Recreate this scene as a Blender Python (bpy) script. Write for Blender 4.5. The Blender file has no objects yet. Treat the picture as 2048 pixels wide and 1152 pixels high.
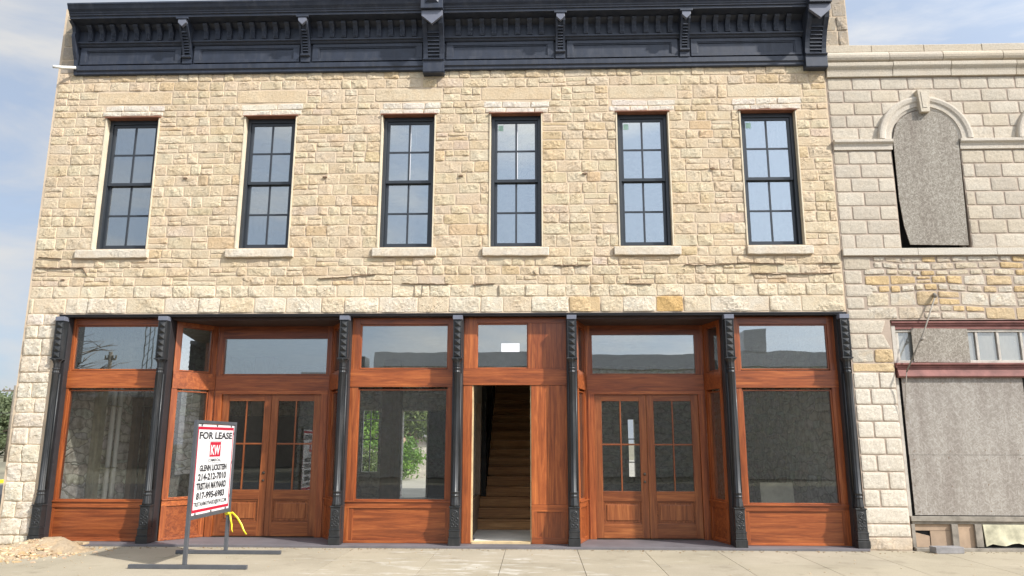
import bpy, math, random
import numpy as np
from mathutils import Matrix, Vector
random.seed(7)
rng = np.random.default_rng(11)
R = math.radians
scene = bpy.context.scene
C = scene.collection

# ------------------------------------------------------------------ camera
p, yw, rl = R(11.542), R(-1.901), R(0.119)
cp, sp, cy_, sy_, cr, sr = math.cos(p), math.sin(p), math.cos(yw), math.sin(yw), math.cos(rl), math.sin(rl)
B = Matrix(((1, 0, 0), (0, 0, -1), (0, 1, 0)))
RY = Matrix(((cy_, -sy_, 0), (sy_, cy_, 0), (0, 0, 1)))
PP = Matrix(((1, 0, 0), (0, cp, sp), (0, -sp, cp)))
RR = Matrix(((cr, -sr, 0), (sr, cr, 0), (0, 0, 1)))
W2C = RR @ PP @ B @ RY                      # world -> right, down, forward
right, down, fwd = W2C[0], W2C[1], W2C[2]
cam_d = bpy.data.cameras.new('camera')
cam_d.sensor_width = 36.0
cam_d.lens = 1500 / 2048 * 36
cam_d.clip_start = 0.05
cam_d.clip_end = 2000
cam = bpy.data.objects.new('camera', cam_d)
C.objects.link(cam)
M = Matrix((( right[0], -down[0], -fwd[0]), (right[1], -down[1], -fwd[1]), (right[2], -down[2], -fwd[2]))).to_4x4()
M.translation = Vector((0, -12.5, 1.667))
cam.matrix_world = M
scene.camera = cam

# ------------------------------------------------------------------ world, sun, exposure
SUN_AZ, SUN_EL = 121.5, 40.0
world = bpy.data.worlds.new('World')
scene.world = world
world.use_nodes = True
nt = world.node_tree
nt.nodes.clear()
def N(tree, typ, **kw):
    n = tree.nodes.new(typ)
    for k, v in kw.items():
        if k in n.inputs: n.inputs[k].default_value = v
        else: setattr(n, k, v)
    return n
out = N(nt, 'ShaderNodeOutputWorld')
sky = N(nt, 'ShaderNodeTexSky', sky_type='NISHITA', sun_disc=False, sun_elevation=R(SUN_EL), sun_rotation=R(SUN_AZ), dust_density=2.0)
bg = N(nt, 'ShaderNodeBackground'); bg.inputs['Strength'].default_value = 0.12
nt.links.new(sky.outputs[0], bg.inputs[0])
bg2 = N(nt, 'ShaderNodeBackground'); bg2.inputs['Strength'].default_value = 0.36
tc = N(nt, 'ShaderNodeTexCoord')
sep = N(nt, 'ShaderNodeSeparateXYZ'); nt.links.new(tc.outputs['Generated'], sep.inputs[0])
mp = N(nt, 'ShaderNodeMapping'); mp.inputs['Scale'].default_value = (1.2, 1.2, 4.0); mp.inputs['Location'].default_value = (0.3, 0.1, 0.6)
nt.links.new(tc.outputs['Generated'], mp.inputs[0])
nz = N(nt, 'ShaderNodeTexNoise'); nz.inputs['Scale'].default_value = 1.9; nz.inputs['Detail'].default_value = 7; nz.inputs['Roughness'].default_value = 0.55; nz.inputs['Distortion'].default_value = 0.5
nt.links.new(mp.outputs[0], nz.inputs['Vector'])
rm = N(nt, 'ShaderNodeValToRGB')
rm.color_ramp.elements[0].position = 0.36; rm.color_ramp.elements[0].color = (0.72, 0.72, 0.72, 1)
rm.color_ramp.elements[1].position = 0.62; rm.color_ramp.elements[1].color = (0.97, 0.97, 0.97, 1)
nt.links.new(nz.outputs['Fac'], rm.inputs[0])
cr2 = N(nt, 'ShaderNodeValToRGB')
cr2.color_ramp.elements[0].position = 0.44; cr2.color_ramp.elements[0].color = (0.62, 0.72, 0.89, 1)
cr2.color_ramp.elements[1].position = 0.62; cr2.color_ramp.elements[1].color = (1.0, 1.0, 1.0, 1)
nt.links.new(nz.outputs['Fac'], cr2.inputs[0])
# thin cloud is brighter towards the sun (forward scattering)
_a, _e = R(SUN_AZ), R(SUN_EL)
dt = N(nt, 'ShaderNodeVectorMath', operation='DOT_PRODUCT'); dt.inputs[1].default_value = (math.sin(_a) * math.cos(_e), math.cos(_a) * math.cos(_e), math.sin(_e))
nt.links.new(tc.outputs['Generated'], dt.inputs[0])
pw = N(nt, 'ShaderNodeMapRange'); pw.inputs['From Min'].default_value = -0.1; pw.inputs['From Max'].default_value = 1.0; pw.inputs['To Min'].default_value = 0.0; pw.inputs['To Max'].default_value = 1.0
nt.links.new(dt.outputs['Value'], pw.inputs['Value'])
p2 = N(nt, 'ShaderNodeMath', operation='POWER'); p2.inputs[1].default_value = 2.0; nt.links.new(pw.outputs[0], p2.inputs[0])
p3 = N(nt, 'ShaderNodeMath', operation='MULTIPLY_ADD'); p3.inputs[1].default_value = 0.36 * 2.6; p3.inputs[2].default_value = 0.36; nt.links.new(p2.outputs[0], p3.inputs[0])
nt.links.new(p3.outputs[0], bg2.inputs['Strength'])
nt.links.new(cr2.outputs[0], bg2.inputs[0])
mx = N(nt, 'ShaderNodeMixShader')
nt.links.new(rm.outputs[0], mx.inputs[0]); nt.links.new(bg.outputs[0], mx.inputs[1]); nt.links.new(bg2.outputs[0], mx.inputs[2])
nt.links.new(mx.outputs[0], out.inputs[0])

sd = bpy.data.lights.new('sun', 'SUN'); sd.energy = 2.7; sd.angle = R(1.5); sd.color = (1.0, 0.96, 0.90)
so = bpy.data.objects.new('sun', sd); C.objects.link(so)
az, el = R(SUN_AZ), R(SUN_EL)
tosun = Vector((math.sin(az) * math.cos(el), math.cos(az) * math.cos(el), math.sin(el)))
so.rotation_euler = tosun.to_track_quat('Z', 'Y').to_euler()
so.location = (10, -15, 20)
scene.view_settings.view_transform = 'Standard'
scene.view_settings.look = 'None'
scene.view_settings.exposure = 1.05
scene.view_settings.gamma = 1.0
scene.render.engine = 'CYCLES'
scene.cycles.max_bounces = 12
scene.cycles.diffuse_bounces = 8
scene.cycles.transparent_max_bounces = 12
scene.cycles.caustics_reflective = False

# ------------------------------------------------------------------ noise (numpy)
def _h(ix, iy, iz):
    n = (ix * 374761393 + iy * 668265263 + iz * 2147483647) & 0xffffffff
    n = ((n ^ (n >> 13)) * 1274126177) & 0xffffffff
    n = ((n ^ (n >> 16)) * 2246822519) & 0xffffffff
    return ((n ^ (n >> 15)) & 0xffff) / 65535.0
def vnoise(x, y, z=0.0):
    x = np.asarray(x, float); y = np.asarray(y, float); z = np.zeros_like(x) + z
    ix, iy, iz = np.floor(x).astype(np.int64), np.floor(y).astype(np.int64), np.floor(z).astype(np.int64)
    fx, fy, fz = x - ix, y - iy, z - iz
    fx, fy, fz = fx * fx * (3 - 2 * fx), fy * fy * (3 - 2 * fy), fz * fz * (3 - 2 * fz)
    r = 0
    for dx in (0, 1):
        for dy in (0, 1):
            for dz in (0, 1):
                r = r + _h(ix + dx, iy + dy, iz + dz) * (fx if dx else 1 - fx) * (fy if dy else 1 - fy) * (fz if dz else 1 - fz)
    return r * 2 - 1

# ------------------------------------------------------------------ materials
def nodemat(name):
    m = bpy.data.materials.new(name); m.use_nodes = True
    t = m.node_tree; t.nodes.clear()
    o = N(t, 'ShaderNodeOutputMaterial')
    b = N(t, 'ShaderNodeBsdfPrincipled')
    t.links.new(b.outputs[0], o.inputs[0])
    return m, t, b
def L(t, a, b): t.links.new(a, b)
def coords(t, scale=(1, 1, 1), rnd=True):
    tc = N(t, 'ShaderNodeTexCoord')
    mp = N(t, 'ShaderNodeMapping'); mp.inputs['Scale'].default_value = scale
    if rnd:
        oi = N(t, 'ShaderNodeObjectInfo')
        ad = N(t, 'ShaderNodeVectorMath', operation='MULTIPLY_ADD')
        cb = N(t, 'ShaderNodeCombineXYZ')
        for i in range(3): L(t, oi.outputs['Random'], cb.inputs[i])
        ad.inputs[1].default_value = (17, 23, 31)
        L(t, cb.outputs[0], ad.inputs[0]); L(t, tc.outputs['Object'], ad.inputs[2]); L(t, ad.outputs[0], mp.inputs[0])
    else:
        L(t, tc.outputs['Object'], mp.inputs[0])
    return mp.outputs[0]
def noise(t, vec, scale, detail=4, rough=0.55, dist=0.0):
    n = N(t, 'ShaderNodeTexNoise'); n.inputs['Scale'].default_value = scale; n.inputs['Detail'].default_value = detail
    n.inputs['Roughness'].default_value = rough; n.inputs['Distortion'].default_value = dist
    L(t, vec, n.inputs['Vector']); return n.outputs['Fac']
def ramp(t, fac, stops):
    r = N(t, 'ShaderNodeValToRGB'); e = r.color_ramp.elements
    while len(e) < len(stops): e.new(0.5)
    for i, (pos, c) in enumerate(stops):
        e[i].position = pos; e[i].color = (*c, 1) if len(c) == 3 else c
    L(t, fac, r.inputs[0]); return r.outputs[0]
def mixc(t, fac, a, b, mode='MIX'):
    m = N(t, 'ShaderNodeMix', data_type='RGBA', blend_type=mode)
    for s, v in ((m.inputs[0], fac), (m.inputs[6], a), (m.inputs[7], b)):
        if isinstance(v, (int, float)): s.default_value = v
        elif isinstance(v, tuple): s.default_value = (*v, 1) if len(v) == 3 else v
        else: L(t, v, s)
    return m.outputs[2]
def bump(t, b, h, strength, dist=0.01):
    bp = N(t, 'ShaderNodeBump'); bp.inputs['Strength'].default_value = strength; bp.inputs['Distance'].default_value = dist
    L(t, h, bp.inputs['Height']); L(t, bp.outputs[0], b.inputs['Normal']); return bp
def simple(name, col, rough=0.6, metal=0.0, var=0.25, scale=6, bmp=0.15, coat=0.0, spec=0.5):
    m, t, b = nodemat(name)
    v = coords(t)
    n1 = noise(t, v, scale, 5); n2 = noise(t, v, scale * 9, 3)
    lo = tuple(c * (1 - var) for c in col); hi = tuple(min(1, c * (1 + var)) for c in col)
    c1 = ramp(t, n1, [(0.3, lo), (0.7, hi)])
    L(t, c1, b.inputs['Base Color'])
    b.inputs['Roughness'].default_value = rough; b.inputs['Metallic'].default_value = metal
    b.inputs['Coat Weight'].default_value = coat; b.inputs['Coat Roughness'].default_value = 0.12
    b.inputs['Specular IOR Level'].default_value = spec
    if bmp: bump(t, b, n2, bmp, 0.006)
    return m
def stone_mat(name, stain=0.3, bmp=0.45, grain=28):
    m, t, b = nodemat(name)
    at = N(t, 'ShaderNodeVertexColor', layer_name='tone')
    v = coords(t, rnd=False)
    n1 = noise(t, v, 5.0, 6, 0.6, 0.4); n2 = noise(t, v, grain, 5, 0.65); n3 = noise(t, v, 1.1, 4)
    c = mixc(t, ramp(t, n1, [(0.42, (0, 0, 0)), (0.68, (1, 1, 1))]), at.outputs['Color'], (0.62, 0.43, 0.23))
    c = mixc(t, 1 - stain, c, at.outputs['Color'])
    sp_ = ramp(t, n2, [(0.3, (0.84, 0.82, 0.80)), (0.62, (1.06, 1.05, 1.04))])
    c = mixc(t, 1.0, c, sp_, 'MULTIPLY')
    c = mixc(t, 1.0, c, ramp(t, n3, [(0.3, (0.93, 0.92, 0.91)), (0.7, (1.03, 1.03, 1.03))]), 'MULTIPLY')
    L(t, c, b.inputs['Base Color']); b.inputs['Roughness'].default_value = 0.9
    b.inputs['Specular IOR Level'].default_value = 0.2
    vo = N(t, 'ShaderNodeTexNoise'); vo.inputs['Scale'].default_value = 22; vo.inputs['Detail'].default_value = 6; vo.inputs['Roughness'].default_value = 0.7; vo.inputs['Distortion'].default_value = 1.0
    L(t, v, vo.inputs['Vector'])
    bump(t, b, vo.outputs['Fac'], bmp, 0.03)
    return m
def wood_mat(name, dark, mid, light, rough=0.38, coat=0.25, grain=1.0):
    m, t, b = nodemat(name)
    at = N(t, 'ShaderNodeVertexColor', layer_name='tone')       # R tone, G grain direction, B offset
    sp_ = N(t, 'ShaderNodeSeparateColor'); L(t, at.outputs['Color'], sp_.inputs[0])
    tc = N(t, 'ShaderNodeTexCoord')
    def vec(sc):
        mp = N(t, 'ShaderNodeMapping'); mp.inputs['Scale'].default_value = sc
        L(t, tc.outputs['Object'], mp.inputs[0]); return mp.outputs[0]
    vm = N(t, 'ShaderNodeMix', data_type='VECTOR')
    L(t, sp_.outputs[1], vm.inputs[0]); L(t, vec((9, 9, 0.55)), vm.inputs[4]); L(t, vec((0.55, 9, 9)), vm.inputs[5])
    cb = N(t, 'ShaderNodeCombineXYZ')
    for i in range(3): L(t, sp_.outputs[2], cb.inputs[i])
    ma = N(t, 'ShaderNodeVectorMath', operation='MULTIPLY_ADD'); ma.inputs[1].default_value = (37, 53, 41)
    L(t, cb.outputs[0], ma.inputs[0]); L(t, vm.outputs[1], ma.inputs[2])
    g1 = noise(t, ma.outputs[0], 1.9 * grain, 5, 0.62, 0.9)
    g2 = noise(t, ma.outputs[0], 9 * grain, 4, 0.7, 0.3)
    c = ramp(t, g1, [(0.30, dark), (0.5, mid), (0.68, light)])
    c = mixc(t, 1.0, c, ramp(t, g2, [(0.35, (0.80, 0.77, 0.75)), (0.6, (1.05, 1.05, 1.05))]), 'MULTIPLY')
    tn = ramp(t, sp_.outputs[0], [(0.0, (0.62, 0.56, 0.55)), (0.5, (1, 1, 1)), (1.0, (1.45, 1.5, 1.4))])
    c = mixc(t, 1.0, c, tn, 'MULTIPLY')
    L(t, c, b.inputs['Base Color']); b.inputs['Roughness'].default_value = rough
    b.inputs['Coat Weight'].default_value = coat; b.inputs['Coat Roughness'].default_value = 0.18
    bump(t, b, g2, 0.08, 0.004)
    return m
def glass_mat(name, refl, tint=(0.8, 0.84, 0.82), wav=0.02, rtint=(0.86, 0.9, 0.95), dirt=0.0):
    m = bpy.data.materials.new(name); m.use_nodes = True; m.use_transparent_shadow = True; t = m.node_tree; t.nodes.clear()
    o = N(t, 'ShaderNodeOutputMaterial')
    tr = N(t, 'ShaderNodeBsdfTransparent'); tr.inputs[0].default_value = (*tint, 1)
    gl = N(t, 'ShaderNodeBsdfGlossy'); gl.inputs['Color'].default_value = (*rtint, 1); gl.inputs['Roughness'].default_value = 0.0
    lw = N(t, 'ShaderNodeLayerWeight'); lw.inputs[0].default_value = 0.3
    ma = N(t, 'ShaderNodeMath', operation='MULTIPLY_ADD'); ma.inputs[1].default_value = 0.7; ma.inputs[2].default_value = refl; ma.use_clamp = True
    L(t, lw.outputs['Fresnel'], ma.inputs[0])
    v = coords(t)
    n = noise(t, v, 1.3, 2)
    bp = N(t, 'ShaderNodeBump'); bp.inputs['Strength'].default_value = wav; bp.inputs['Distance'].default_value = 0.1
    L(t, n, bp.inputs['Height']); L(t, bp.outputs[0], gl.inputs['Normal'])
    mx = N(t, 'ShaderNodeMixShader'); L(t, ma.outputs[0], mx.inputs[0]); L(t, tr.outputs[0], mx.inputs[1]); L(t, gl.outputs[0], mx.inputs[2])
    last = mx.outputs[0]
    if dirt:
        df = N(t, 'ShaderNodeBsdfDiffuse'); df.inputs[0].default_value = (0.55, 0.55, 0.5, 1)
        dn = noise(t, coords(t, (1, 1, 0.35)), 5, 5, 0.7)
        rr = ramp(t, dn, [(0.30, (dirt * 0.55,) * 3), (0.75, (dirt,) * 3)])
        m2 = N(t, 'ShaderNodeMixShader'); L(t, rr, m2.inputs[0]); L(t, last, m2.inputs[1]); L(t, df.outputs[0], m2.inputs[2]); last = m2.outputs[0]
    L(t, last, o.inputs[0]); return m
def osb_mat(name, c0, c1):
    m, t, b = nodemat(name)
    v = coords(t)
    at = []
    for rot in (0.5, -0.8, 1.5):
        mr = N(t, 'ShaderNodeMapping'); mr.inputs['Rotation'].default_value = (0, rot, 0); L(t, v, mr.inputs[0])
        mp = N(t, 'ShaderNodeMapping'); mp.inputs['Scale'].default_value = (15, 15, 50); mp.inputs['Location'].default_value = (rot * 5, 0, rot * 9)
        L(t, mr.outputs[0], mp.inputs[0]); at.append(noise(t, mp.outputs[0], 1.0, 2, 0.5, 0.6))
    mxm = N(t, 'ShaderNodeMath', operation='MAXIMUM'); L(t, at[0], mxm.inputs[0]); L(t, at[1], mxm.inputs[1])
    mx2 = N(t, 'ShaderNodeMath', operation='MAXIMUM'); L(t, mxm.outputs[0], mx2.inputs[0]); L(t, at[2], mx2.inputs[1])
    c = ramp(t, mx2.outputs[0], [(0.50, c0), (0.60, tuple((a + b_) / 2 for a, b_ in zip(c0, c1))), (0.70, c1)])
    st = noise(t, coords(t, (3.5, 1, 0.5)), 1.5, 5, 0.65)
    c = mixc(t, 1.0, c, ramp(t, st, [(0.32, (0.78, 0.75, 0.74)), (0.55, (1, 1, 1)), (0.75, (1.06, 1.06, 1.06))]), 'MULTIPLY')
    L(t, c, b.inputs['Base Color']); b.inputs['Roughness'].default_value = 0.85
    bump(t, b, mx2.outputs[0], 0.35, 0.006)
    return m
def leaf_mat(name, lo, hi):
    m, t, b = nodemat(name)
    at = N(t, 'ShaderNodeVertexColor', layer_name='tone')
    sp_ = N(t, 'ShaderNodeSeparateColor'); L(t, at.outputs['Color'], sp_.inputs[0])
    c = ramp(t, sp_.outputs[0], [(0, lo), (1, hi)])
    L(t, c, b.inputs['Base Color']); b.inputs['Roughness'].default_value = 0.6
    tl = N(t, 'ShaderNodeBsdfTranslucent'); L(t, c, tl.inputs[0])
    mx = N(t, 'ShaderNodeMixShader'); mx.inputs[0].default_value = 0.4
    L(t, b.outputs[0], mx.inputs[1]); L(t, tl.outputs[0], mx.inputs[2])
    L(t, mx.outputs[0], t.nodes['Material Output'].inputs[0]); return m

def paint_mat(name, col, dust, rough, amt=0.5):
    m, t, b = nodemat(name)
    n1 = noise(t, coords(t, (7, 7, 0.9)), 1.6, 6, 0.7, 0.3); n2 = noise(t, coords(t), 5, 5, 0.6); n3 = noise(t, coords(t), 60, 3)
    c = mixc(t, ramp(t, n1, [(0.48, (0, 0, 0)), (0.75, (amt, amt, amt))]), col, dust)
    c = mixc(t, 1.0, c, ramp(t, n2, [(0.3, (0.8, 0.8, 0.8)), (0.7, (1.2, 1.2, 1.2))]), 'MULTIPLY')
    L(t, c, b.inputs['Base Color'])
    L(t, ramp(t, n1, [(0.4, (rough,) * 3), (0.7, (min(1, rough + 0.3),) * 3)]), b.inputs['Roughness'])
    bump(t, b, n3, 0.12, 0.006); return m
MAT = {}
MAT['stone'] = stone_mat('limestone', 0.30)
MAT['block'] = stone_mat('cut_limestone', 0.08, 0.35, 40)
MAT['mortar'] = simple('mortar', (0.60, 0.475, 0.34), 0.95, var=0.15, scale=3, bmp=0.5)
MAT['mortar2'] = simple('pale_mortar', (0.42, 0.335, 0.265), 0.95, var=0.12, scale=3, bmp=0.4)
MAT['reveal'] = simple('cream_render', (0.70, 0.60, 0.44), 0.95, var=0.12, scale=5, bmp=0.5)
MAT['wood'] = wood_mat('mahogany', (0.17, 0.042, 0.013), (0.31, 0.080, 0.022), (0.45, 0.135, 0.037))
MAT['door'] = wood_mat('door_mahogany', (0.16, 0.045, 0.014), (0.27, 0.080, 0.024), (0.38, 0.130, 0.040))
MAT['pine'] = wood_mat('pine', (0.30, 0.145, 0.06), (0.46, 0.25, 0.11), (0.56, 0.34, 0.16), 0.7, 0.0)
MAT['rawpine'] = simple('raw_pine', (0.62, 0.47, 0.26), 0.8)
MAT['iron'] = paint_mat('black_iron_paint', (0.020, 0.022, 0.024), (0.075, 0.07, 0.065), 0.34)
MAT['ironside'] = simple('black_board_paint', (0.030, 0.028, 0.030), 0.5, var=0.15, bmp=0.05)
MAT['cornice'] = paint_mat('slate_black_paint', (0.025, 0.032, 0.050), (0.085, 0.09, 0.105), 0.42)
MAT['plate'] = simple('grey_metal_plate', (0.16, 0.17, 0.21), 0.4, var=0.08, bmp=0.02)
MAT['frame'] = simple('window_black_paint', (0.032, 0.038, 0.046), 0.35, var=0.1, bmp=0.03)
MAT['copper'] = simple('rusty_steel_lintel', (0.24, 0.10, 0.06), 0.7)
MAT['glass_up'] = glass_mat('upper_glass', 0.37, (0.7, 0.74, 0.72), 0.012, (0.93, 0.95, 0.95), dirt=0.03)
MAT['glass_tr'] = glass_mat('transom_glass', 0.30, (0.7, 0.74, 0.72), 0.010, (0.93, 0.95, 0.95), dirt=0.03)
MAT['glass'] = glass_mat('shop_glass', 0.04, (0.98, 0.985, 0.975), 0.006, dirt=0.02)
MAT['glass_old'] = glass_mat('old_glass', 0.22, (0.6, 0.66, 0.66), 0.06, dirt=0.5)
MAT['slate'] = simple('slate_sill', (0.15, 0.14, 0.15), 0.55, var=0.15, scale=3, bmp=0.1)
MAT['concrete'] = simple('concrete_floor', (0.72, 0.70, 0.64), 0.8, var=0.15, scale=2, bmp=0.1)
MAT['plaster'] = simple('pale_ceiling', (0.85, 0.83, 0.79), 0.9)
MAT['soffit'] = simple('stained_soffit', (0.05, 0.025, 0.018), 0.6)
MAT['whitepipe'] = simple('white_plastic', (0.80, 0.79, 0.74), 0.45, var=0.1, bmp=0.02)
MAT['whitewall'] = simple('pale_wall_paint', (0.72, 0.69, 0.62), 0.8, var=0.08)
MAT['cream'] = simple('cream_trim', (0.45, 0.41, 0.30), 0.7)
MAT['browntrim'] = simple('brown_trim', (0.26, 0.20, 0.15), 0.6)
MAT['osb'] = osb_mat('weathered_osb', (0.28, 0.25, 0.215), (0.41, 0.38, 0.34))
MAT['osb2'] = osb_mat('streaked_osb', (0.23, 0.20, 0.16), (0.43, 0.395, 0.335))
MAT['redpaint'] = simple('faded_red_paint', (0.235, 0.10, 0.085), 0.75, var=0.35, scale=5, bmp=0.2)
MAT['oldwhite'] = simple('old_white_paint', (0.50, 0.46, 0.40), 0.75, var=0.25, scale=7, bmp=0.3)
MAT['tan'] = simple('tan_plywood', (0.40, 0.29, 0.20), 0.85, var=0.15)
MAT['greywood'] = simple('grey_weathered_wood', (0.27, 0.24, 0.20), 0.85, var=0.3, scale=8, bmp=0.4)
MAT['peel'] = simple('peeling_cream_board', (0.56, 0.53, 0.38), 0.8, var=0.4, scale=5, bmp=0.3)
MAT['crackdark'] = simple('dark_gap', (0.22, 0.15, 0.10), 0.95, bmp=0)
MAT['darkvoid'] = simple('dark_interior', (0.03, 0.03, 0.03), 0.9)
MAT['signgrey'] = simple('dark_grey_steel', (0.085, 0.09, 0.10), 0.5, var=0.15, bmp=0.05)
MAT['signwhite'] = simple('white_sign_face', (0.78, 0.78, 0.78), 0.45, var=0.03, bmp=0)
MAT['signred'] = simple('sign_red', (0.50, 0.018, 0.045), 0.45, var=0.05, bmp=0)
MAT['signblack'] = simple('sign_lettering', (0.05, 0.05, 0.055), 0.5, var=0.05, bmp=0)
MAT['yellow'] = simple('yellow_tape', (0.80, 0.72, 0.03), 0.4, var=0.08, bmp=0)
MAT['paper'] = simple('white_paper', (0.85, 0.86, 0.88), 0.7, var=0.02, bmp=0)
MAT['roofbrown'] = simple('brown_shingles', (0.22, 0.15, 0.13), 0.85)
MAT['roofgrey'] = simple('grey_shingles', (0.20, 0.20, 0.20), 0.85)
MAT['siding'] = simple('pale_siding', (0.55, 0.50, 0.44), 0.8)
MAT['bark'] = simple('bark', (0.12, 0.095, 0.07), 0.9, var=0.3, scale=10, bmp=0.6)
MAT['pole'] = simple('weathered_pole', (0.20, 0.17, 0.13), 0.85, var=0.25)
MAT['leafC'] = leaf_mat('pale_far_foliage', (0.10, 0.14, 0.07), (0.24, 0.28, 0.15))
MAT['leafA'] = leaf_mat('bright_foliage', (0.05, 0.12, 0.015), (0.20, 0.36, 0.05))
MAT['leafB'] = leaf_mat('olive_foliage', (0.06, 0.10, 0.03), (0.20, 0.26, 0.08))
MAT['metalroof'] = simple('pale_parapet_metal', (0.62, 0.62, 0.62), 0.5, var=0.08)
MAT['greymetal'] = simple('condenser_metal', (0.16, 0.17, 0.17), 0.5)
MAT['hwmetal'] = simple('lock_bronze', (0.12, 0.10, 0.08), 0.35, metal=0.9, bmp=0)

def intstone():
    m, t, b = nodemat('interior_rubble_stone')
    v = coords(t, rnd=False)
    dn = N(t, 'ShaderNodeTexNoise'); dn.inputs['Scale'].default_value = 1.6; dn.inputs['Detail'].default_value = 3; L(t, v, dn.inputs['Vector'])
    ad = N(t, 'ShaderNodeVectorMath', operation='MULTIPLY_ADD'); ad.inputs[1].default_value = (0.7, 0.7, 0.25)
    L(t, dn.outputs['Color'], ad.inputs[0]); L(t, v, ad.inputs[2])
    mp = N(t, 'ShaderNodeMapping'); mp.inputs['Scale'].default_value = (2.2, 2.2, 6.5); L(t, ad.outputs[0], mp.inputs[0])
    vo = N(t, 'ShaderNodeTexVoronoi', feature='DISTANCE_TO_EDGE'); vo.inputs['Scale'].default_value = 1.0; L(t, mp.outputs[0], vo.inputs['Vector'])
    v2 = N(t, 'ShaderNodeTexVoronoi'); v2.inputs['Scale'].default_value = 1.0; L(t, mp.outputs[0], v2.inputs['Vector'])
    n = noise(t, v, 7, 6, 0.65)
    base = ramp(t, n, [(0.36, (0.50, 0.46, 0.37)), (0.58, (0.93, 0.90, 0.80))])
    base = mixc(t, 0.07, base, v2.outputs['Color'])
    base = mixc(t, ramp(t, vo.outputs['Distance'], [(0.0, (0.9, 0.9, 0.9)), (0.05, (0, 0, 0))]), base, (0.34, 0.30, 0.24))
    L(t, base, b.inputs['Base Color']); b.inputs['Roughness'].default_value = 0.9
    hh = N(t, 'ShaderNodeMath', operation='MULTIPLY_ADD'); hh.inputs[1].default_value = 0.6
    L(t, n, hh.inputs[0]); L(t, ramp(t, vo.outputs['Distance'], [(0, (0, 0, 0)), (0.10, (0.35, 0.35, 0.35))]), hh.inputs[2])
    bump(t, b, hh.outputs[0], 0.9, 0.05); return m
MAT['intstone'] = intstone()
def sidewalk_mat():
    m, t, b = nodemat('pavement_concrete')
    v = coords(t, rnd=False)
    n1 = noise(t, v, 0.8, 5); n2 = noise(t, v, 60, 3)
    n3 = noise(t, coords(t, (1.0, 3.2, 1), False), 1.6, 7, 0.72, 0.4)
    at = N(t, 'ShaderNodeVertexColor', layer_name='tone')
    c = ramp(t, n1, [(0.3, (0.34, 0.295, 0.215)), (0.7, (0.43, 0.375, 0.28))])
    c = mixc(t, 1.0, c, ramp(t, n2, [(0.3, (0.86, 0.86, 0.86)), (0.7, (1.08, 1.08, 1.08))]), 'MULTIPLY')
    c = mixc(t, 1.0, c, at.outputs['Color'], 'MULTIPLY')
    # worn whitish scuffs, strongest around the stair doorway
    gp = N(t, 'ShaderNodeTexCoord'); sx = N(t, 'ShaderNodeVectorMath', operation='DISTANCE'); sx.inputs[1].default_value = (-0.9, -2.2, 0)
    L(t, gp.outputs['Object'], sx.inputs[0])
    ms = N(t, 'ShaderNodeMapRange'); ms.inputs['From Min'].default_value = 0.3; ms.inputs['From Max'].default_value = 4.0
    ms.inputs['To Min'].default_value = 0.10; ms.inputs['To Max'].default_value = -0.05; L(t, sx.outputs['Value'], ms.inputs['Value'])
    aa = N(t, 'ShaderNodeMath', operation='ADD'); L(t, n3, aa.inputs[0]); L(t, ms.outputs[0], aa.inputs[1])
    c = mixc(t, ramp(t, aa.outputs[0], [(0.60, (0, 0, 0)), (0.70, (0.75, 0.75, 0.75))]), c, (0.60, 0.57, 0.50))
    c = mixc(t, ramp(t, noise(t, v, 2.2, 6, 0.7), [(0.55, (0, 0, 0)), (0.70, (0.5, 0.5, 0.5))]), c, (0.19, 0.16, 0.11))
    L(t, c, b.inputs['Base Color']); b.inputs['Roughness'].default_value = 0.85
    bump(t, b, n2, 0.2, 0.004); return m
MAT['sidewalk'] = sidewalk_mat()
MAT['asphalt'] = simple('asphalt', (0.055, 0.055, 0.055), 0.9, var=0.2, scale=2)
MAT['earth'] = simple('dry_ground', (0.20, 0.18, 0.12), 0.95, var=0.3, scale=0.3)
MAT['lot'] = simple('pale_lot_concrete', (0.34, 0.32, 0.27), 0.9, var=0.2, scale=0.5)

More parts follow.
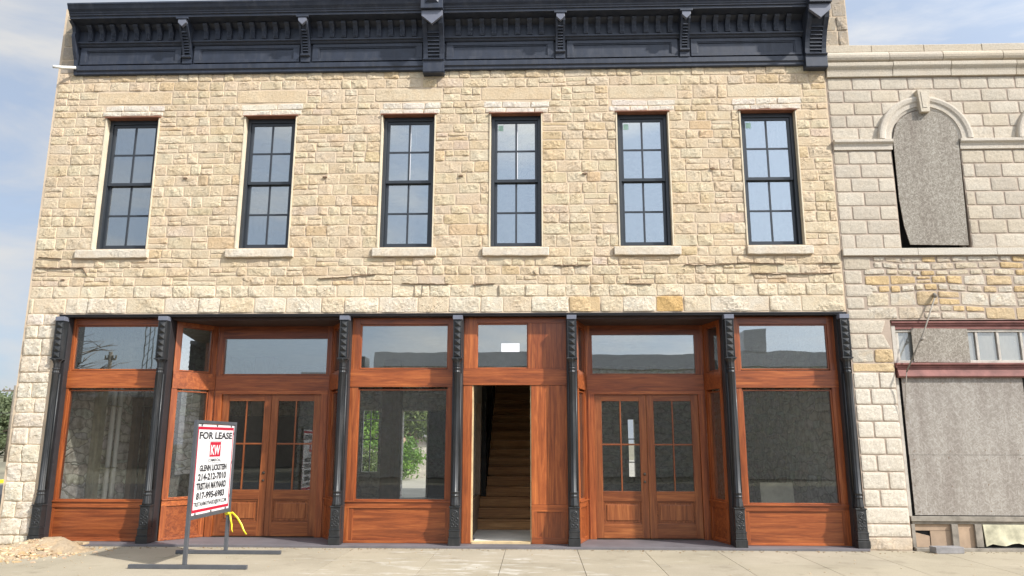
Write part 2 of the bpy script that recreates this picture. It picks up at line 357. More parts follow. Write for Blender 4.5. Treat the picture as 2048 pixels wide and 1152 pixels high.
# ------------------------------------------------------------------ mesh builder
class MB:
    def __init__(s): s.v = []; s.f = []; s.c = []; s.sm = []
    def add(s, vs, fs, col=(0.5, 0, 0), smooth=False):
        n = len(s.v); s.v.extend([tuple(map(float, q)) for q in vs])
        for f in fs: s.f.append(tuple(i + n for i in f)); s.c.append(col); s.sm.append(smooth)
    def box(s, x0, y0, z0, x1, y1, z1, col=None):
        if col is None: col = (random.uniform(0.3, 0.7), 0, random.random())
        x0, x1 = min(x0, x1), max(x0, x1); y0, y1 = min(y0, y1), max(y0, y1); z0, z1 = min(z0, z1), max(z0, z1)
        s.add([(x0, y0, z0), (x1, y0, z0), (x1, y1, z0), (x0, y1, z0), (x0, y0, z1), (x1, y0, z1), (x1, y1, z1), (x0, y1, z1)],
              [(0, 3, 2, 1), (4, 5, 6, 7), (0, 1, 5, 4), (1, 2, 6, 5), (2, 3, 7, 6), (3, 0, 4, 7)], col)
    def vb(s, *a, t=None): s.box(*a, col=(random.uniform(0.12, 0.85) if t is None else t, 0, random.random()))   # board, grain up
    def hb(s, *a, t=None): s.box(*a, col=(random.uniform(0.12, 0.85) if t is None else t, 1, random.random()))   # board, grain along
    def prism(s, prof, x0, x1, col=(0.5, 1, 0.3), smooth=False):
        """profile of (y,z) points extruded along x"""
        n = len(prof)
        vs = [(x0, a, b) for a, b in prof] + [(x1, a, b) for a, b in prof]
        fs = [(i, (i + 1) % n, n + (i + 1) % n, n + i) for i in range(n)] + [tuple(range(n))[::-1], tuple(range(n, 2 * n))]
        s.add(vs, fs, col, smooth)
    def poly_y(s, pts, y0, y1, col=(0.5, 0, 0.3)):
        """(x,z) polygon extruded along y"""
        n = len(pts)
        vs = [(a, y0, b) for a, b in pts] + [(a, y1, b) for a, b in pts]
        fs = [(i, (i + 1) % n, n + (i + 1) % n, n + i) for i in range(n)] + [tuple(range(n))[::-1], tuple(range(n, 2 * n))]
        s.add(vs, fs, col)
    def lathe(s, prof, cx, cy, n=16, a0=0, a1=2 * math.pi, col=(0.5, 0, 0), flute=0):
        full = abs(a1 - a0 - 2 * math.pi) < 1e-6
        m = n if full else n + 1
        vs = []
        for r, z in prof:
            for i in range(m):
                a = a0 + (a1 - a0) * i / n
                rr = r * (1 - flute * (0.5 - 0.5 * math.cos(a * 8)))
                vs.append((cx + rr * math.cos(a), cy + rr * math.sin(a), z))
        fs = []
        for j in range(len(prof) - 1):
            for i in range(n):
                k = (i + 1) % m
                fs.append((j * m + i, j * m + k, (j + 1) * m + k, (j + 1) * m + i))
        if full: fs.append(tuple(range(m))[::-1]); fs.append(tuple(range((len(prof) - 1) * m, len(prof) * m)))
        s.add(vs, fs, col, True)
    def tube(s, pts, r, n=8, col=(0.5, 0, 0)):
        rs = r if isinstance(r, (list, tuple)) else [r] * len(pts)
        vs = []; P = [Vector(q) for q in pts]
        for i, q in enumerate(P):
            d = (P[min(i + 1, len(P) - 1)] - P[max(i - 1, 0)]).normalized()
            u = d.orthogonal().normalized() if abs(d.z) > 0.9 else d.cross(Vector((0, 0, 1))).normalized()
            w = d.cross(u)
            for k in range(n):
                a = 2 * math.pi * k / n
                vs.append(q + (u * math.cos(a) + w * math.sin(a)) * rs[i])
        fs = [(j * n + k, j * n + (k + 1) % n, (j + 1) * n + (k + 1) % n, (j + 1) * n + k) for j in range(len(P) - 1) for k in range(n)]
        fs += [tuple(range(n))[::-1], tuple(range((len(P) - 1) * n, len(P) * n))]
        s.add(vs, fs, col, True)
    def place(s, o, ang):
        """rotate about z by ang, move to o (for parts built in a wall's own frame)"""
        ca, sa = math.cos(ang), math.sin(ang)
        s.v = [(o[0] + x * ca - y * sa, o[1] + x * sa + y * ca, o[2] + z) for x, y, z in s.v]; return s
def link(o, parent=None):
    C.objects.link(o)
    if parent: o.parent = parent
    return o
def wloc(o):
    v = Vector((0, 0, 0))
    while o is not None: v += o.location; o = o.parent
    return v
def obj(name, mb, mat, parent=None, bevel=0.0, local=False):
    me = bpy.data.meshes.new(name)
    off = Vector((0, 0, 0)) if (local or parent is None) else wloc(parent)
    me.from_pydata([(x - off.x, y - off.y, z - off.z) for x, y, z in mb.v], [], mb.f)
    me.materials.append(MAT[mat] if isinstance(mat, str) else mat)
    me.polygons.foreach_set('use_smooth', mb.sm)
    ca = me.color_attributes.new('tone', 'FLOAT_COLOR', 'CORNER')
    tot = np.array([len(f) for f in mb.f])
    cols = np.repeat(np.array([(*c, 1.0) for c in mb.c]), tot, axis=0)
    ca.data.foreach_set('color', cols.astype(np.float32).ravel())
    o = bpy.data.objects.new(name, me); link(o, parent)
    if bevel:
        b = o.modifiers.new('bevel', 'BEVEL'); b.width = bevel; b.segments = 2; b.limit_method = 'ANGLE'; b.angle_limit = R(35)
        b.harden_normals = False
    return o
def np_obj(name, V, F, Ccol, mat, parent=None, smooth=False):
    me = bpy.data.meshes.new(name)
    V = np.asarray(V, np.float32)
    if parent is not None: V = V - np.array(wloc(parent), np.float32)
    F = np.asarray(F, np.int32)
    me.vertices.add(len(V)); me.vertices.foreach_set('co', V.ravel())
    me.loops.add(F.size); me.loops.foreach_set('vertex_index', F.ravel())
    me.polygons.add(len(F)); me.polygons.foreach_set('loop_start', np.arange(0, F.size, F.shape[1], dtype=np.int32))
    me.polygons.foreach_set('loop_total', np.full(len(F), F.shape[1], np.int32))
    me.polygons.foreach_set('use_smooth', np.full(len(F), smooth))
    me.update(); me.validate()
    me.materials.append(MAT[mat])
    ca = me.color_attributes.new('tone', 'FLOAT_COLOR', 'CORNER')
    cc = np.concatenate([np.asarray(Ccol, np.float32), np.ones((len(Ccol), 1), np.float32)], 1)
    ca.data.foreach_set('color', np.repeat(cc, F.shape[1], axis=0).ravel())
    o = bpy.data.objects.new(name, me); return link(o, parent)
def thing(name, label, cat, loc=(0, 0, 0), group=None):
    o = bpy.data.objects.new(name, None); C.objects.link(o); o.location = loc; o.empty_display_size = 0.2
    return tag(o, label, cat, group)
def tag(o, label=None, cat=None, group=None, kind=None):
    for k, v in (('label', label), ('category', cat), ('group', group), ('kind', kind)):
        if v: o[k] = v
    return o
def text_mb(body, u0, u1, z0, z1, bold=0.02):
    cu = bpy.data.curves.new('lettering', 'FONT'); cu.body = body; cu.offset = bold; cu.resolution_u = 3
    to = bpy.data.objects.new('lettering_src', cu); C.objects.link(to)
    dg = bpy.context.evaluated_depsgraph_get()
    me = bpy.data.meshes.new_from_object(to.evaluated_get(dg))
    vs = np.array([v.co[:] for v in me.vertices]); fs = [tuple(q.vertices) for q in me.polygons]
    bpy.data.objects.remove(to); bpy.data.meshes.remove(me)
    mn, mxx = vs.min(0), vs.max(0)
    u = u0 + (vs[:, 0] - mn[0]) / (mxx[0] - mn[0]) * (u1 - u0)
    z = z0 + (vs[:, 1] - mn[1]) / (mxx[1] - mn[1]) * (z1 - z0)
    return u, z, fs

# ------------------------------------------------------------------ stone laying
class Stones:
    def __init__(s): s.V = []; s.F = []; s.C = []; s.n = 0
    def stone(s, q, yface, h=0.03, rough=1.0, col=(0.6, 0.5, 0.35), step=0.022, style='rock', gap=0.006):
        """q = 4 corners (x,z) bl, br, tr, tl; y grows into the wall, the stone stands out towards -y"""
        q = np.array(q, float)
        c = q.mean(0); q = q + np.sign(c - q) * gap
        w = (abs(q[1, 0] - q[0, 0]) + abs(q[2, 0] - q[3, 0])) / 2; hh = (abs(q[3, 1] - q[0, 1]) + abs(q[2, 1] - q[1, 1])) / 2
        if w < 0.03 or hh < 0.02: return
        nx = max(3, int(round(w / step))); nz = max(3, int(round(hh / step)))
        e = 0.012
        u = np.concatenate([[0, min(e / w, 0.2)], np.linspace(min(e / w, 0.2), 1 - min(e / w, 0.2), nx)[1:-1], [1 - min(e / w, 0.2), 1]])
        v = np.concatenate([[0, min(e / hh, 0.2)], np.linspace(min(e / hh, 0.2), 1 - min(e / hh, 0.2), nz)[1:-1], [1 - min(e / hh, 0.2), 1]])
        U, Vv = np.meshgrid(u, v)
        X = (q[0, 0] * (1 - U) + q[1, 0] * U) * (1 - Vv) + (q[3, 0] * (1 - U) + q[2, 0] * U) * Vv
        Z = (q[0, 1] * (1 - U) + q[1, 1] * U) * (1 - Vv) + (q[3, 1] * (1 - U) + q[2, 1] * U) * Vv
        # round the corners a little
        cu, cv = (U - 0.5) * 2, (Vv - 0.5) * 2
        rr = np.clip(np.abs(cu) ** 8 * np.abs(cv) ** 8, 0, 1)
        X -= np.sign(cu) * rr * 0.010; Z -= np.sign(cv) * rr * 0.010
        if style == 'rock':
            H = np.full(U.shape, h * 1.1)
            for k in range(7):
                px, pz = rng.uniform(0.1, 0.9), rng.uniform(0.1, 0.9)
                a = rng.uniform(0, 6.28); sl = rng.uniform(0.05, 0.28) * rough
                H = np.minimum(H, h * rng.uniform(0.8, 1.3) + sl * (math.cos(a) * (U - px) * w + math.sin(a) * (Vv - pz) * hh))
            so_ = rng.uniform(0, 50)
            D1, D2 = X + 0.8 * Z, Z - 0.8 * X
            H = H + rough * (0.010 * vnoise(D1 * 8 + so_, D2 * 18, so_) - 0.022 * np.abs(vnoise(D1 * 11, D2 * 25, so_ + 5)) + 0.007 * vnoise(X * 38, Z * 45, so_) + 0.008)
            H = np.maximum(H, 0.004)
            edge = np.minimum(np.minimum(U * w, (1 - U) * w), np.minimum(Vv * hh, (1 - Vv) * hh))
            H = 0.52 * H * np.clip(0.45 + edge / 0.03, 0, 1)
            wob = 0.006 * rough
            X = X + wob * vnoise(X * 9, Z * 9, so_ + 9); Z = Z + wob * vnoise(X * 9, Z * 9, so_ + 19)
        else:
            edge = np.minimum(np.minimum(U * w, (1 - U) * w), np.minimum(Vv * hh, (1 - Vv) * hh))
            H = 0.5 * h * (0.6 + 0.4 * np.clip((edge - 0.022) / 0.008, 0, 1)) + rough * (0.0025 * vnoise(X * 24, Z * 24, 3) + 0.002 * vnoise(X * 60, Z * 60, 8))
        H[0, :] = H[-1, :] = -0.01; H[:, 0] = H[:, -1] = -0.01
        Y = yface - H
        n1, n2 = U.shape
        idx = np.arange(n1 * n2).reshape(n1, n2) + s.n
        F = np.stack([idx[:-1, :-1], idx[:-1, 1:], idx[1:, 1:], idx[1:, :-1]], -1).reshape(-1, 4)
        s.V.append(np.stack([X, Y, Z], -1).reshape(-1, 3)); s.F.append(F); s.C.append(np.tile(np.array(col), (len(F), 1))); s.n += n1 * n2
    def build(s, name, mat, parent):
        return np_obj(name, np.concatenate(s.V), np.concatenate(s.F), np.concatenate(s.C), mat, parent, smooth=False)
def pal_main(kind='field'):
    r = random.random()
    if kind == 'white': b = (0.72, 0.66, 0.55)
    elif kind == 'head': b = (0.76, 0.70, 0.60)
    elif kind == 'grey': b = (0.42, 0.37, 0.30)
    elif r < 0.55: b = (0.67, 0.56, 0.40)
    elif r < 0.78: b = (0.68, 0.585, 0.43)
    elif r < 0.93: b = (0.65, 0.53, 0.365)
    elif r < 0.97: b = (0.64, 0.50, 0.32)
    else: b = (0.66, 0.54, 0.42)
    k = random.uniform(0.895, 0.965)
    return tuple(min(0.8, c * k * random.uniform(0.98, 1.02)) for c in b)
def wav(x, z): return 0.012 * float(vnoise(x * 0.9, z * 3.1, 4.0)) + 0.007 * float(vnoise(x * 3.1, z * 5, 7.0))
def lay_row(S, z0, z1, segs, kind='field', wmin=0.17, wmax=0.5, split=0.16, h=0.03, rough=1.0, step=0.022, yface=0.0, straight=False, wv=1.0, pal=pal_main, gap=0.0035):
    for a, b in segs:
        x = a
        while x < b - 0.01:
            w = random.uniform(wmin, wmax)
            if b - (x + w) < wmin * 0.7: w = b - x
            e = x + w
            j0 = 0 if x == a else random.uniform(-0.012, 0.012); j1 = 0 if abs(e - b) < 1e-6 else random.uniform(-0.012, 0.012)
            f = 0 if straight else wv
            zb0, zb1, zt0, zt1 = z0 + f * wav(x, z0), z0 + f * wav(e, z0), z1 + f * wav(x, z1), z1 + f * wav(e, z1)
            if random.random() < split and (z1 - z0) > 0.13 and w > 0.2:
                k = random.uniform(0.4, 0.6); m0, m1 = zb0 + (zt0 - zb0) * k, zb1 + (zt1 - zb1) * k
                S.stone([(x, zb0), (e, zb1), (e, m1), (x, m0)], yface, h * 0.8, rough, pal(kind), step, gap=gap)
                if w > 0.36 and random.random() < 0.6:
                    xm = x + w * random.uniform(0.35, 0.65); mm = m0 + (m1 - m0) * 0.5; zm = (zt0 + zt1) / 2
                    S.stone([(x, m0), (xm, mm), (xm, zm), (x, zt0)], yface, h * 0.8, rough, pal(kind), step, gap=gap)
                    S.stone([(xm, mm), (e, m1), (e, zt1), (xm, zm)], yface, h * 0.8, rough, pal(kind), step, gap=gap)
                else:
                    S.stone([(x, m0), (e, m1), (e, zt1), (x, zt0)], yface, h * 0.8, rough, pal(kind), step, gap=gap)
            else:
                S.stone([(x, zb0), (e, zb1), (e + j1, zt1), (x + j0, zt0)], yface, h, rough, pal(kind), step, gap=gap)
            x = e
def subtract(x0, x1, blocks):
    segs = [(x0, x1)]
    for a, b in blocks:
        ns = []
        for s, e in segs:
            if b <= s or a >= e: ns.append((s, e)); continue
            if a > s + 0.03: ns.append((s, a))
            if b < e - 0.03: ns.append((b, e))
        segs = ns
    return segs
def holed_wall(mb, x0, x1, z0, z1, holes, y0, y1):
    xs = sorted({x0, x1, *[h[0] for h in holes], *[h[1] for h in holes]}); zs = sorted({z0, z1, *[h[2] for h in holes], *[h[3] for h in holes]})
    xs = [x for x in xs if x0 <= x <= x1]; zs = [z for z in zs if z0 <= z <= z1]
    solid = lambda i, j: 0 <= i < len(xs) - 1 and 0 <= j < len(zs) - 1 and not any(h[0] <= (xs[i] + xs[i + 1]) / 2 <= h[1] and h[2] <= (zs[j] + zs[j + 1]) / 2 <= h[3] for h in holes)
    for i in range(len(xs) - 1):
        for j in range(len(zs) - 1):
            if not solid(i, j): continue
            a, b, c, d = xs[i], xs[i + 1], zs[j], zs[j + 1]
            mb.add([(a, y0, c), (b, y0, c), (b, y0, d), (a, y0, d)], [(0, 1, 2, 3)]); mb.add([(a, y1, c), (b, y1, c), (b, y1, d), (a, y1, d)], [(3, 2, 1, 0)])
            if not solid(i - 1, j): mb.add([(a, y0, c), (a, y0, d), (a, y1, d), (a, y1, c)], [(0, 1, 2, 3)])
            if not solid(i + 1, j): mb.add([(b, y0, c), (b, y1, c), (b, y1, d), (b, y0, d)], [(0, 1, 2, 3)])
            if not solid(i, j - 1): mb.add([(a, y0, c), (a, y1, c), (b, y1, c), (b, y0, c)], [(0, 1, 2, 3)])
            if not solid(i, j + 1): mb.add([(a, y0, d), (b, y0, d), (b, y1, d), (a, y1, d)], [(0, 1, 2, 3)])

# ================================================================== SETTING
g = MB(); g.box(-400, -400, -0.9, 400, 700, -0.16); tag(obj('ground', g, 'earth'), kind='structure')
g = MB(); g.box(-400, -19.5, -0.30, 400, -4.6, -0.14); tag(obj('road', g, 'asphalt'), kind='structure')
g = MB(); g.box(-22, -4.4, -0.30, -13.2, 300, -0.145); tag(obj('side_street', g, 'asphalt'), kind='structure')
g = MB(); g.box(-8.7, 10.6, -0.25, 30, 60, -0.06); tag(obj('back_lot', g, 'lot'), kind='structure')
sw = MB(); sw.box(-13.0, -4.45, -0.28, 40, 0.6, -0.035, col=(0.55, 0.5, 0.45))
jx = [-13.0, -11.6, -10.3, -9.0, -7.8, -6.6, -5.4, -4.2, -2.9, -1.55, -0.5, 0.62, 1.66, 2.78, 3.9, 5.02, 6.2, 7.5, 8.8, 10.1, 12, 14, 17, 20, 25, 30, 40]
jy = [-4.42, -2.95, -1.46, 0.58]
for i in range(len(jx) - 1):
    for j in range(3):
        k = random.uniform(0.93, 1.05)
        g0 = 0.004 if not (j == 1 and i % 2) else 0.004
        sw.box(jx[i] + 0.004, jy[j] + (0.0015 if j else 0.004), -0.034, jx[i + 1] - 0.004, jy[j + 1] - 0.0015, 0.0, col=(k, k, k * random.uniform(0.97, 1.01)))
tag(obj('sidewalk', sw, 'sidewalk'), kind='structure')
kb = MB(); kb.box(-13.0, -4.6, -0.30, 40, -4.455, -0.003, col=(0.9, 0.9, 0.9)); tag(obj('kerb', kb, 'sidewalk'), kind='structure')
kb = MB(); kb.box(-23.4, -4, -0.2, -23.2, 200, -0.02); tag(obj('yellow_kerb', kb, 'yellow'), kind='structure')
g = MB(); g.box(-13.2, 0.62, -0.28, -8.95, 60, -0.05, col=(0.9, 0.9, 0.9)); tag(obj('side_path', g, 'sidewalk'), kind='structure')

# ================================================================== MAIN BUILDING
bld = thing('stone_building', 'two storey cream rough limestone building with black cornice and red mahogany shopfront', 'building', (-1.8, 0, 0))
WIN = [(-7.78, -6.82), (-5.23, -4.31), (-2.74, -1.80), (-0.80, 0.10), (1.44, 2.34), (3.61, 4.57)]
ZB, ZH = 4.95, 7.41
SILL = [(-8.06, -6.76), (-5.40, -4.20), (-2.84, -1.72), (-0.93, 0.22), (1.33, 2.47), (3.58, 4.69)]
HEAD = [(-7.88, -6.76), (-5.30, -4.22), (-2.80, -1.72), (-0.90, 0.22), (1.30, 2.46), (3.50, 4.68)]
BIG = [(-8.00, -6.62), (-5.43, -4.13), (-2.90, -1.67), (-0.98, 0.28), (1.30, 2.52), (3.40, 4.73)]
XL, XR = -8.78, 5.15
HS = 0.75
S = Stones()
# lintel course (measured stones) and the pale course over it
lj = [-8.70, -8.13, -7.74, -7.06, -6.40, -5.80, -5.43, -4.84, -4.29, -3.67, -3.28, -2.69, -2.02, -1.49, -0.95, -0.565, -0.09, 0.55, 1.08, 1.455, 2.01, 2.47, 2.92, 3.90, 4.43, 5.14]
for i in range(len(lj) - 1):
    col = (0.60, 0.40, 0.17) if i == 20 else ((0.62, 0.47, 0.28) if i in (17,) else pal_main('white' if i % 3 else 'x'))
    if i not in (20, 17): col = tuple(0.65 * a + 0.35 * b for a, b in zip(col, (0.72, 0.64, 0.50)))
    S.stone([(lj[i], 3.80), (lj[i + 1], 3.80), (lj[i + 1], 4.075), (lj[i], 4.075)], 0, 0.045, 1.0, col, 0.024, gap=0.004)
def mixpal(kind):
    c = pal_main('field'); k = 0.6; return tuple(k * a + (1 - k) * b for a, b in zip((0.72, 0.65, 0.50), c))
lay_row(S, 4.075, 4.285, [(XL, XR)], wmin=0.26, wmax=0.5, split=0, h=0.04, pal=mixpal, wv=0.5)
lay_row(S, 4.285, 4.45, [(XL, XR)], split=0.25, h=0.034)
lay_row(S, 4.45, 4.615, [(XL, XR)], split=0.25, h=0.034)
lay_row(S, 4.615, 4.77, [(XL, XR)], split=0.2, h=0.032)
lay_row(S, 4.77, 4.94, subtract(XL, XR, SILL), split=0.1)
zz = [4.94]
while zz[-1] < ZH - 0.1: zz.append(zz[-1] + random.uniform(0.145, 0.205))
zz = [4.94 + (z - 4.94) * (ZH - 4.94) / (zz[-1] - 4.94) for z in zz]
for a, b in zip(zz[:-1], zz[1:]):
    lay_row(S, a, b, subtract(XL, XR, [(l - 0.012, r + 0.012) for l, r in WIN]), split=0.14, wv=1.0 if b < ZH - 0.01 else 0.4)
lay_row(S, ZH, 7.53, subtract(XL, XR, HEAD), split=0)
lay_row(S, 7.53, 7.65, subtract(XL, XR, HEAD), split=0)
lay_row(S, 7.65, 7.92, subtract(XL, XR, BIG), split=0.75, wv=0.6)
lay_row(S, 7.92, 8.10, [(XL, XR)], split=0.08)
lay_row(S, 8.10, 8.30, [(XL, XR)], split=0.05, wv=0.6)
for i, (a, b) in enumerate(BIG):
    S.stone([(a, 7.655), (b, 7.655), (b, 7.915), (a, 7.915)], 0, 0.020, 0.45, (0.64, 0.52, 0.36) if i in (0, 3, 1) else (0.64, 0.54, 0.39), 0.03)
for i, (a, b) in enumerate(HEAD):
    lay_row(S, ZH + 0.012, 7.52, [(a, b)], 'head', 0.3, 0.6, 0, 0.04, 0.8, gap=0.001)
    lay_row(S, 7.52, 7.64, [(a - (0.03 if i % 2 else -0.05), b + 0.03)], 'head', 0.3, 0.7, 0, 0.032, 0.8, gap=0.001)
# left pier beside the shopfront
zz = [0.0, 0.15, 0.42, 0.68, 1.0, 1.30, 1.60, 1.88, 2.12, 2.36, 2.62, 2.80, 3.08, 3.38, 3.60, 3.80]
for k, (a, b) in enumerate(zip(zz[:-1], zz[1:])):
    lay_row(S, a, b, [(XL, -8.26)], 'white', 0.22, 0.42, 0.0, 0.05, 1.0, wv=0.6)
S.stone([(XL, 3.80), (-8.70, 3.80), (-8.70, 4.075), (XL, 4.075)], 0, 0.03, 0.8, (0.6, 0.55, 0.42))
# parapet ends beyond the cornice
lay_row(S, 8.30, 8.56, [(XL, -8.30)], 'grey', 0.3, 0.5, 0, 0.03); lay_row(S, 8.56, 8.84, [(XL, -8.30)], 'grey', 0.3, 0.5, 0, 0.03)
lay_row(S, 8.84, 9.12, [(XL, -8.30)], 'grey', 0.3, 0.5, 0, 0.03); lay_row(S, 9.12, 9.5, [(XL, -8.30)], 'grey', 0.3, 0.5, 0, 0.03)
for a, b in ((8.3, 8.6), (8.6, 8.92), (8.92, 9.2), (9.2, 9.7)):
    lay_row(S, a, b, [(5.0, 5.63)], 'grey', 0.25, 0.5, 0, 0.04, 1.3)
S.build('stone_facing', 'stone', bld)
def crack(pts, w=0.0075, par=None, y=-0.03, name='open_joint'):
    P_ = []
    for (a, b), (c, d) in zip(pts[:-1], pts[1:]):
        n_ = max(2, int(math.hypot(c - a, d - b) / 0.05))
        for k in range(n_): f = k / n_; P_.append((a + (c - a) * f + random.uniform(-.004, .004), b + (d - b) * f + random.uniform(-.007, .007)))
    P_.append(pts[-1]); m = MB(); n_ = len(P_); ws = [w * random.uniform(0.35, 1.0) * (0.15 if k in (0, n_ - 1) else 1) for k in range(n_)]
    m.add([(p_[0], y, p_[1] - w_ / 2) for p_, w_ in zip(P_, ws)] + [(p_[0], y, p_[1] + w_ / 2) for p_, w_ in zip(P_, ws)] + [(p_[0], 0.0, p_[1] - w_ / 2) for p_, w_ in zip(P_, ws)] + [(p_[0], 0.0, p_[1] + w_ / 2) for p_, w_ in zip(P_, ws)],
          [(k, k + 1, n_ + k + 1, n_ + k) for k in range(n_ - 1)] + [(k, 2 * n_ + k, 2 * n_ + k + 1, k + 1) for k in range(n_ - 1)] + [(n_ + k, n_ + k + 1, 3 * n_ + k + 1, 3 * n_ + k) for k in range(n_ - 1)])
    return obj(name, m, 'crackdark', par or bld)
for pts in ([(-3.75, 4.40), (-3.3, 4.42), (-2.75, 4.47)], [(-2.3, 4.31), (-1.9, 4.30), (-1.5, 4.285)], [(-1.1, 4.285), (-0.7, 4.30)], [(2.5, 4.61), (3.0, 4.60), (3.55, 4.64), (4.2, 4.615)], [(0.3, 4.61), (0.9, 4.60)], [(1.5, 4.29), (1.95, 4.27)],
            [(-8.72, 4.81), (-8.3, 4.78)], [(-8.75, 4.62), (-8.35, 4.60), (-7.9, 4.615), (-7.8, 4.47)], [(-1.95, 4.08), (-1.935, 4.29)], [(-0.05, 4.52), (0.0, 4.45)], [(-0.62, 4.09), (-0.63, 4.27)], [(3.6, 4.45), (4.3, 4.44), (5.0, 4.455)], [(4.75, 4.63), (5.1, 4.61)]):
    crack(pts)
for (x, z) in ((-6.22, 6.24), (-3.72, 6.24), (-1.31, 6.24), (0.86, 6.26), (3.08, 6.33), (-8.22, 4.40)):
    m = MB(); m.poly_y([(x - 0.05, z - 0.004), (x - 0.01, z - 0.016), (x + 0.03, z - 0.012), (x + 0.028, z + 0.006), (x, z + 0.012), (x - 0.03, z + 0.006)], -0.034, 0.0); obj('tie_stub', m, 'crackdark', bld)
mb = MB()
holed_wall(mb, -8.815, 5.16, 3.79, 8.62, [(l, r, ZB, ZH) for l, r in WIN], 0.004, 0.45)
mb.box(-8.815, 0.004, 0.0, -8.215, 0.45, 3.79); mb.box(-8.815, 0.004, 8.62, 5.63, 0.45, 9.62)
mb.box(5.163, 0.004, 8.30, 5.63, 0.45, 8.618)
obj('wall', mb, 'mortar', bld)
# rendered reveals of the upstairs openings, rusty steel over each head
for (a, b) in WIN:
    mb = MB()
    mb.box(a - 0.02, -0.018, ZB, a + 0.003, 0.30, ZH - 0.012); mb.box(b - 0.003, -0.018, ZB, b + 0.02, 0.30, ZH - 0.012)
    obj('window_reveal', mb, 'reveal', bld)
    mb = MB(); mb.box(a - 0.03, -0.045, ZH - 0.012, b + 0.03, 0.28, ZH + 0.004); obj('window_lintel', mb, 'copper', bld)

# sliding sash windows
def sash(mb, a, b, z0, z1, y0, y1, st=0.05, mu=0.034, bot=0.055, top=0.05):
    mb.box(a, y0, z0, a + st, y1, z1); mb.box(b - st, y0, z0, b, y1, z1)
    mb.box(a + st, y0 + 0.0005, z0, b - st, y1, z0 + bot); mb.box(a + st, y0 + 0.0005, z1 - top, b - st, y1, z1)
    xm, zm = (a + b) / 2, (z0 + bot + z1 - top) / 2
    mb.box(xm - mu / 2, y0 + 0.006, z0 + bot, xm + mu / 2, y1 - 0.004, z1 - top)
    mb.box(a + st, y0 + 0.008, zm - mu / 2, b - st, y1 - 0.006, zm + mu / 2)
for i, (a, b) in enumerate(WIN):
    m = MB(); a0, b0 = a + 0.004, b - 0.004; zt = ZH - 0.014; z0 = ZB + 0.002
    m.box(a0, 0.10, z0, a0 + 0.06, 0.24, zt); m.box(b0 - 0.06, 0.10, z0, b0, 0.24, zt)
    m.box(a0 + 0.06, 0.1005, zt - 0.075, b0 - 0.06, 0.24, zt); m.box(a0 + 0.06, 0.1005, z0, b0 - 0.06, 0.24, z0 + 0.03)
    w = obj('window', m, 'frame', bld, 0.004)
    zm = 6.175
    m = MB(); sash(m, a0 + 0.062, b0 - 0.062, zm - 0.02, zt - 0.077, 0.125, 0.16); obj('upper_sash', m, 'frame', w, 0.003)
    m = MB(); sash(m, a0 + 0.062, b0 - 0.062, z0 + 0.032, zm + 0.03, 0.17, 0.205, bot=0.075); obj('lower_sash', m, 'frame', w, 0.003)
    m = MB(); m.box(a0 + 0.10, 0.142, zm + 0.03, b0 - 0.10, 0.145, zt - 0.12); obj('pane', m, 'glass_up', w)
    m = MB(); m.box(a0 + 0.10, 0.187, z0 + 0.10, b0 - 0.10, 0.190, zm - 0.02); obj('pane', m, 'glass_up', w)
    if i in (3, 4, 5):
        m = MB(); m.box(a0 + 0.125, 0.1395, 7.13, a0 + 0.215, 0.1412, 7.235); obj('sticker', m, simple('pale_green_sticker', (0.42, 0.62, 0.50), 0.6, bmp=0), w)
    if i in (2, 3):
        m = MB(); xm_ = (a0 + b0) / 2 + 0.024; m.box(xm_ - 0.005, 0.139, zm + 0.05, xm_ + 0.005, 0.1415, zt - 0.14); obj('pale_strip', m, 'paper', w)  # thin white strip just right of the centre muntin
    # cords of the blind hanging behind the upper panes
    m = MB()
    for xx in (a0 + 0.33, a0 + 0.36, b0 - 0.36): m.tube([(xx, 0.225, zt - 0.12), (xx + 0.004, 0.225, 6.75)], 0.003, 5)
    obj('blind_cord', m, 'whitepipe', w)
for (a, b) in SILL:
    s = Stones(); s.stone([(a, 4.775), (b, 4.775), (b, 4.925), (a, 4.925)], -0.055, 0.022, 0.8, (0.66, 0.60, 0.50), 0.022, gap=0.0)
    sl = s.build('window_sill', 'stone', bld)
    m = MB(); m.box(a + 0.004, -0.048, 4.779, b - 0.004, 0.10, 4.932, col=(0.66, 0.60, 0.50)); obj('sill_core', m, 'stone', sl, 0.006)

# ---------------------------------------------------------------- cornice
X0, X1 = -8.45, 5.16
m = MB()
cor_prof = [(0.004, 8.235), (-0.045, 8.235), (-0.06, 8.25), (-0.06, 8.30), (-0.085, 8.315), (-0.085, 8.40), (-0.07, 8.415), (-0.05, 8.42), (-0.05, 8.765), (-0.095, 8.77), (-0.115, 8.79), (-0.115, 8.805), (-0.15, 8.82),
            (-0.15, 8.85), (-0.10, 8.86), (-0.10, 9.08), (-0.20, 9.15), (-0.405, 9.165), (-0.405, 9.21), (-0.43, 9.215), (-0.43, 9.235), (-0.445, 9.25), (-0.45, 9.27), (-0.485, 9.31), (-0.515, 9.37), (-0.525, 9.38), (-0.525, 9.41), (0.1, 9.45), (0.1, 9.3), (0.004, 9.2)]
m.prism(cor_prof, X0, X1, (0.5, 1, 0.2))
cor = obj('cornice', m, 'cornice', bld, 0.003)
BRS = [-6.37, -4.18, 0.45, 2.67]; BRB = [-1.83, 4.965]
edges = [-8.40, -6.37, -4.18, -1.83, 0.45, 2.67, 4.965]
half = {-8.40: 0.0, -1.83: 0.19, 4.965: 0.19}
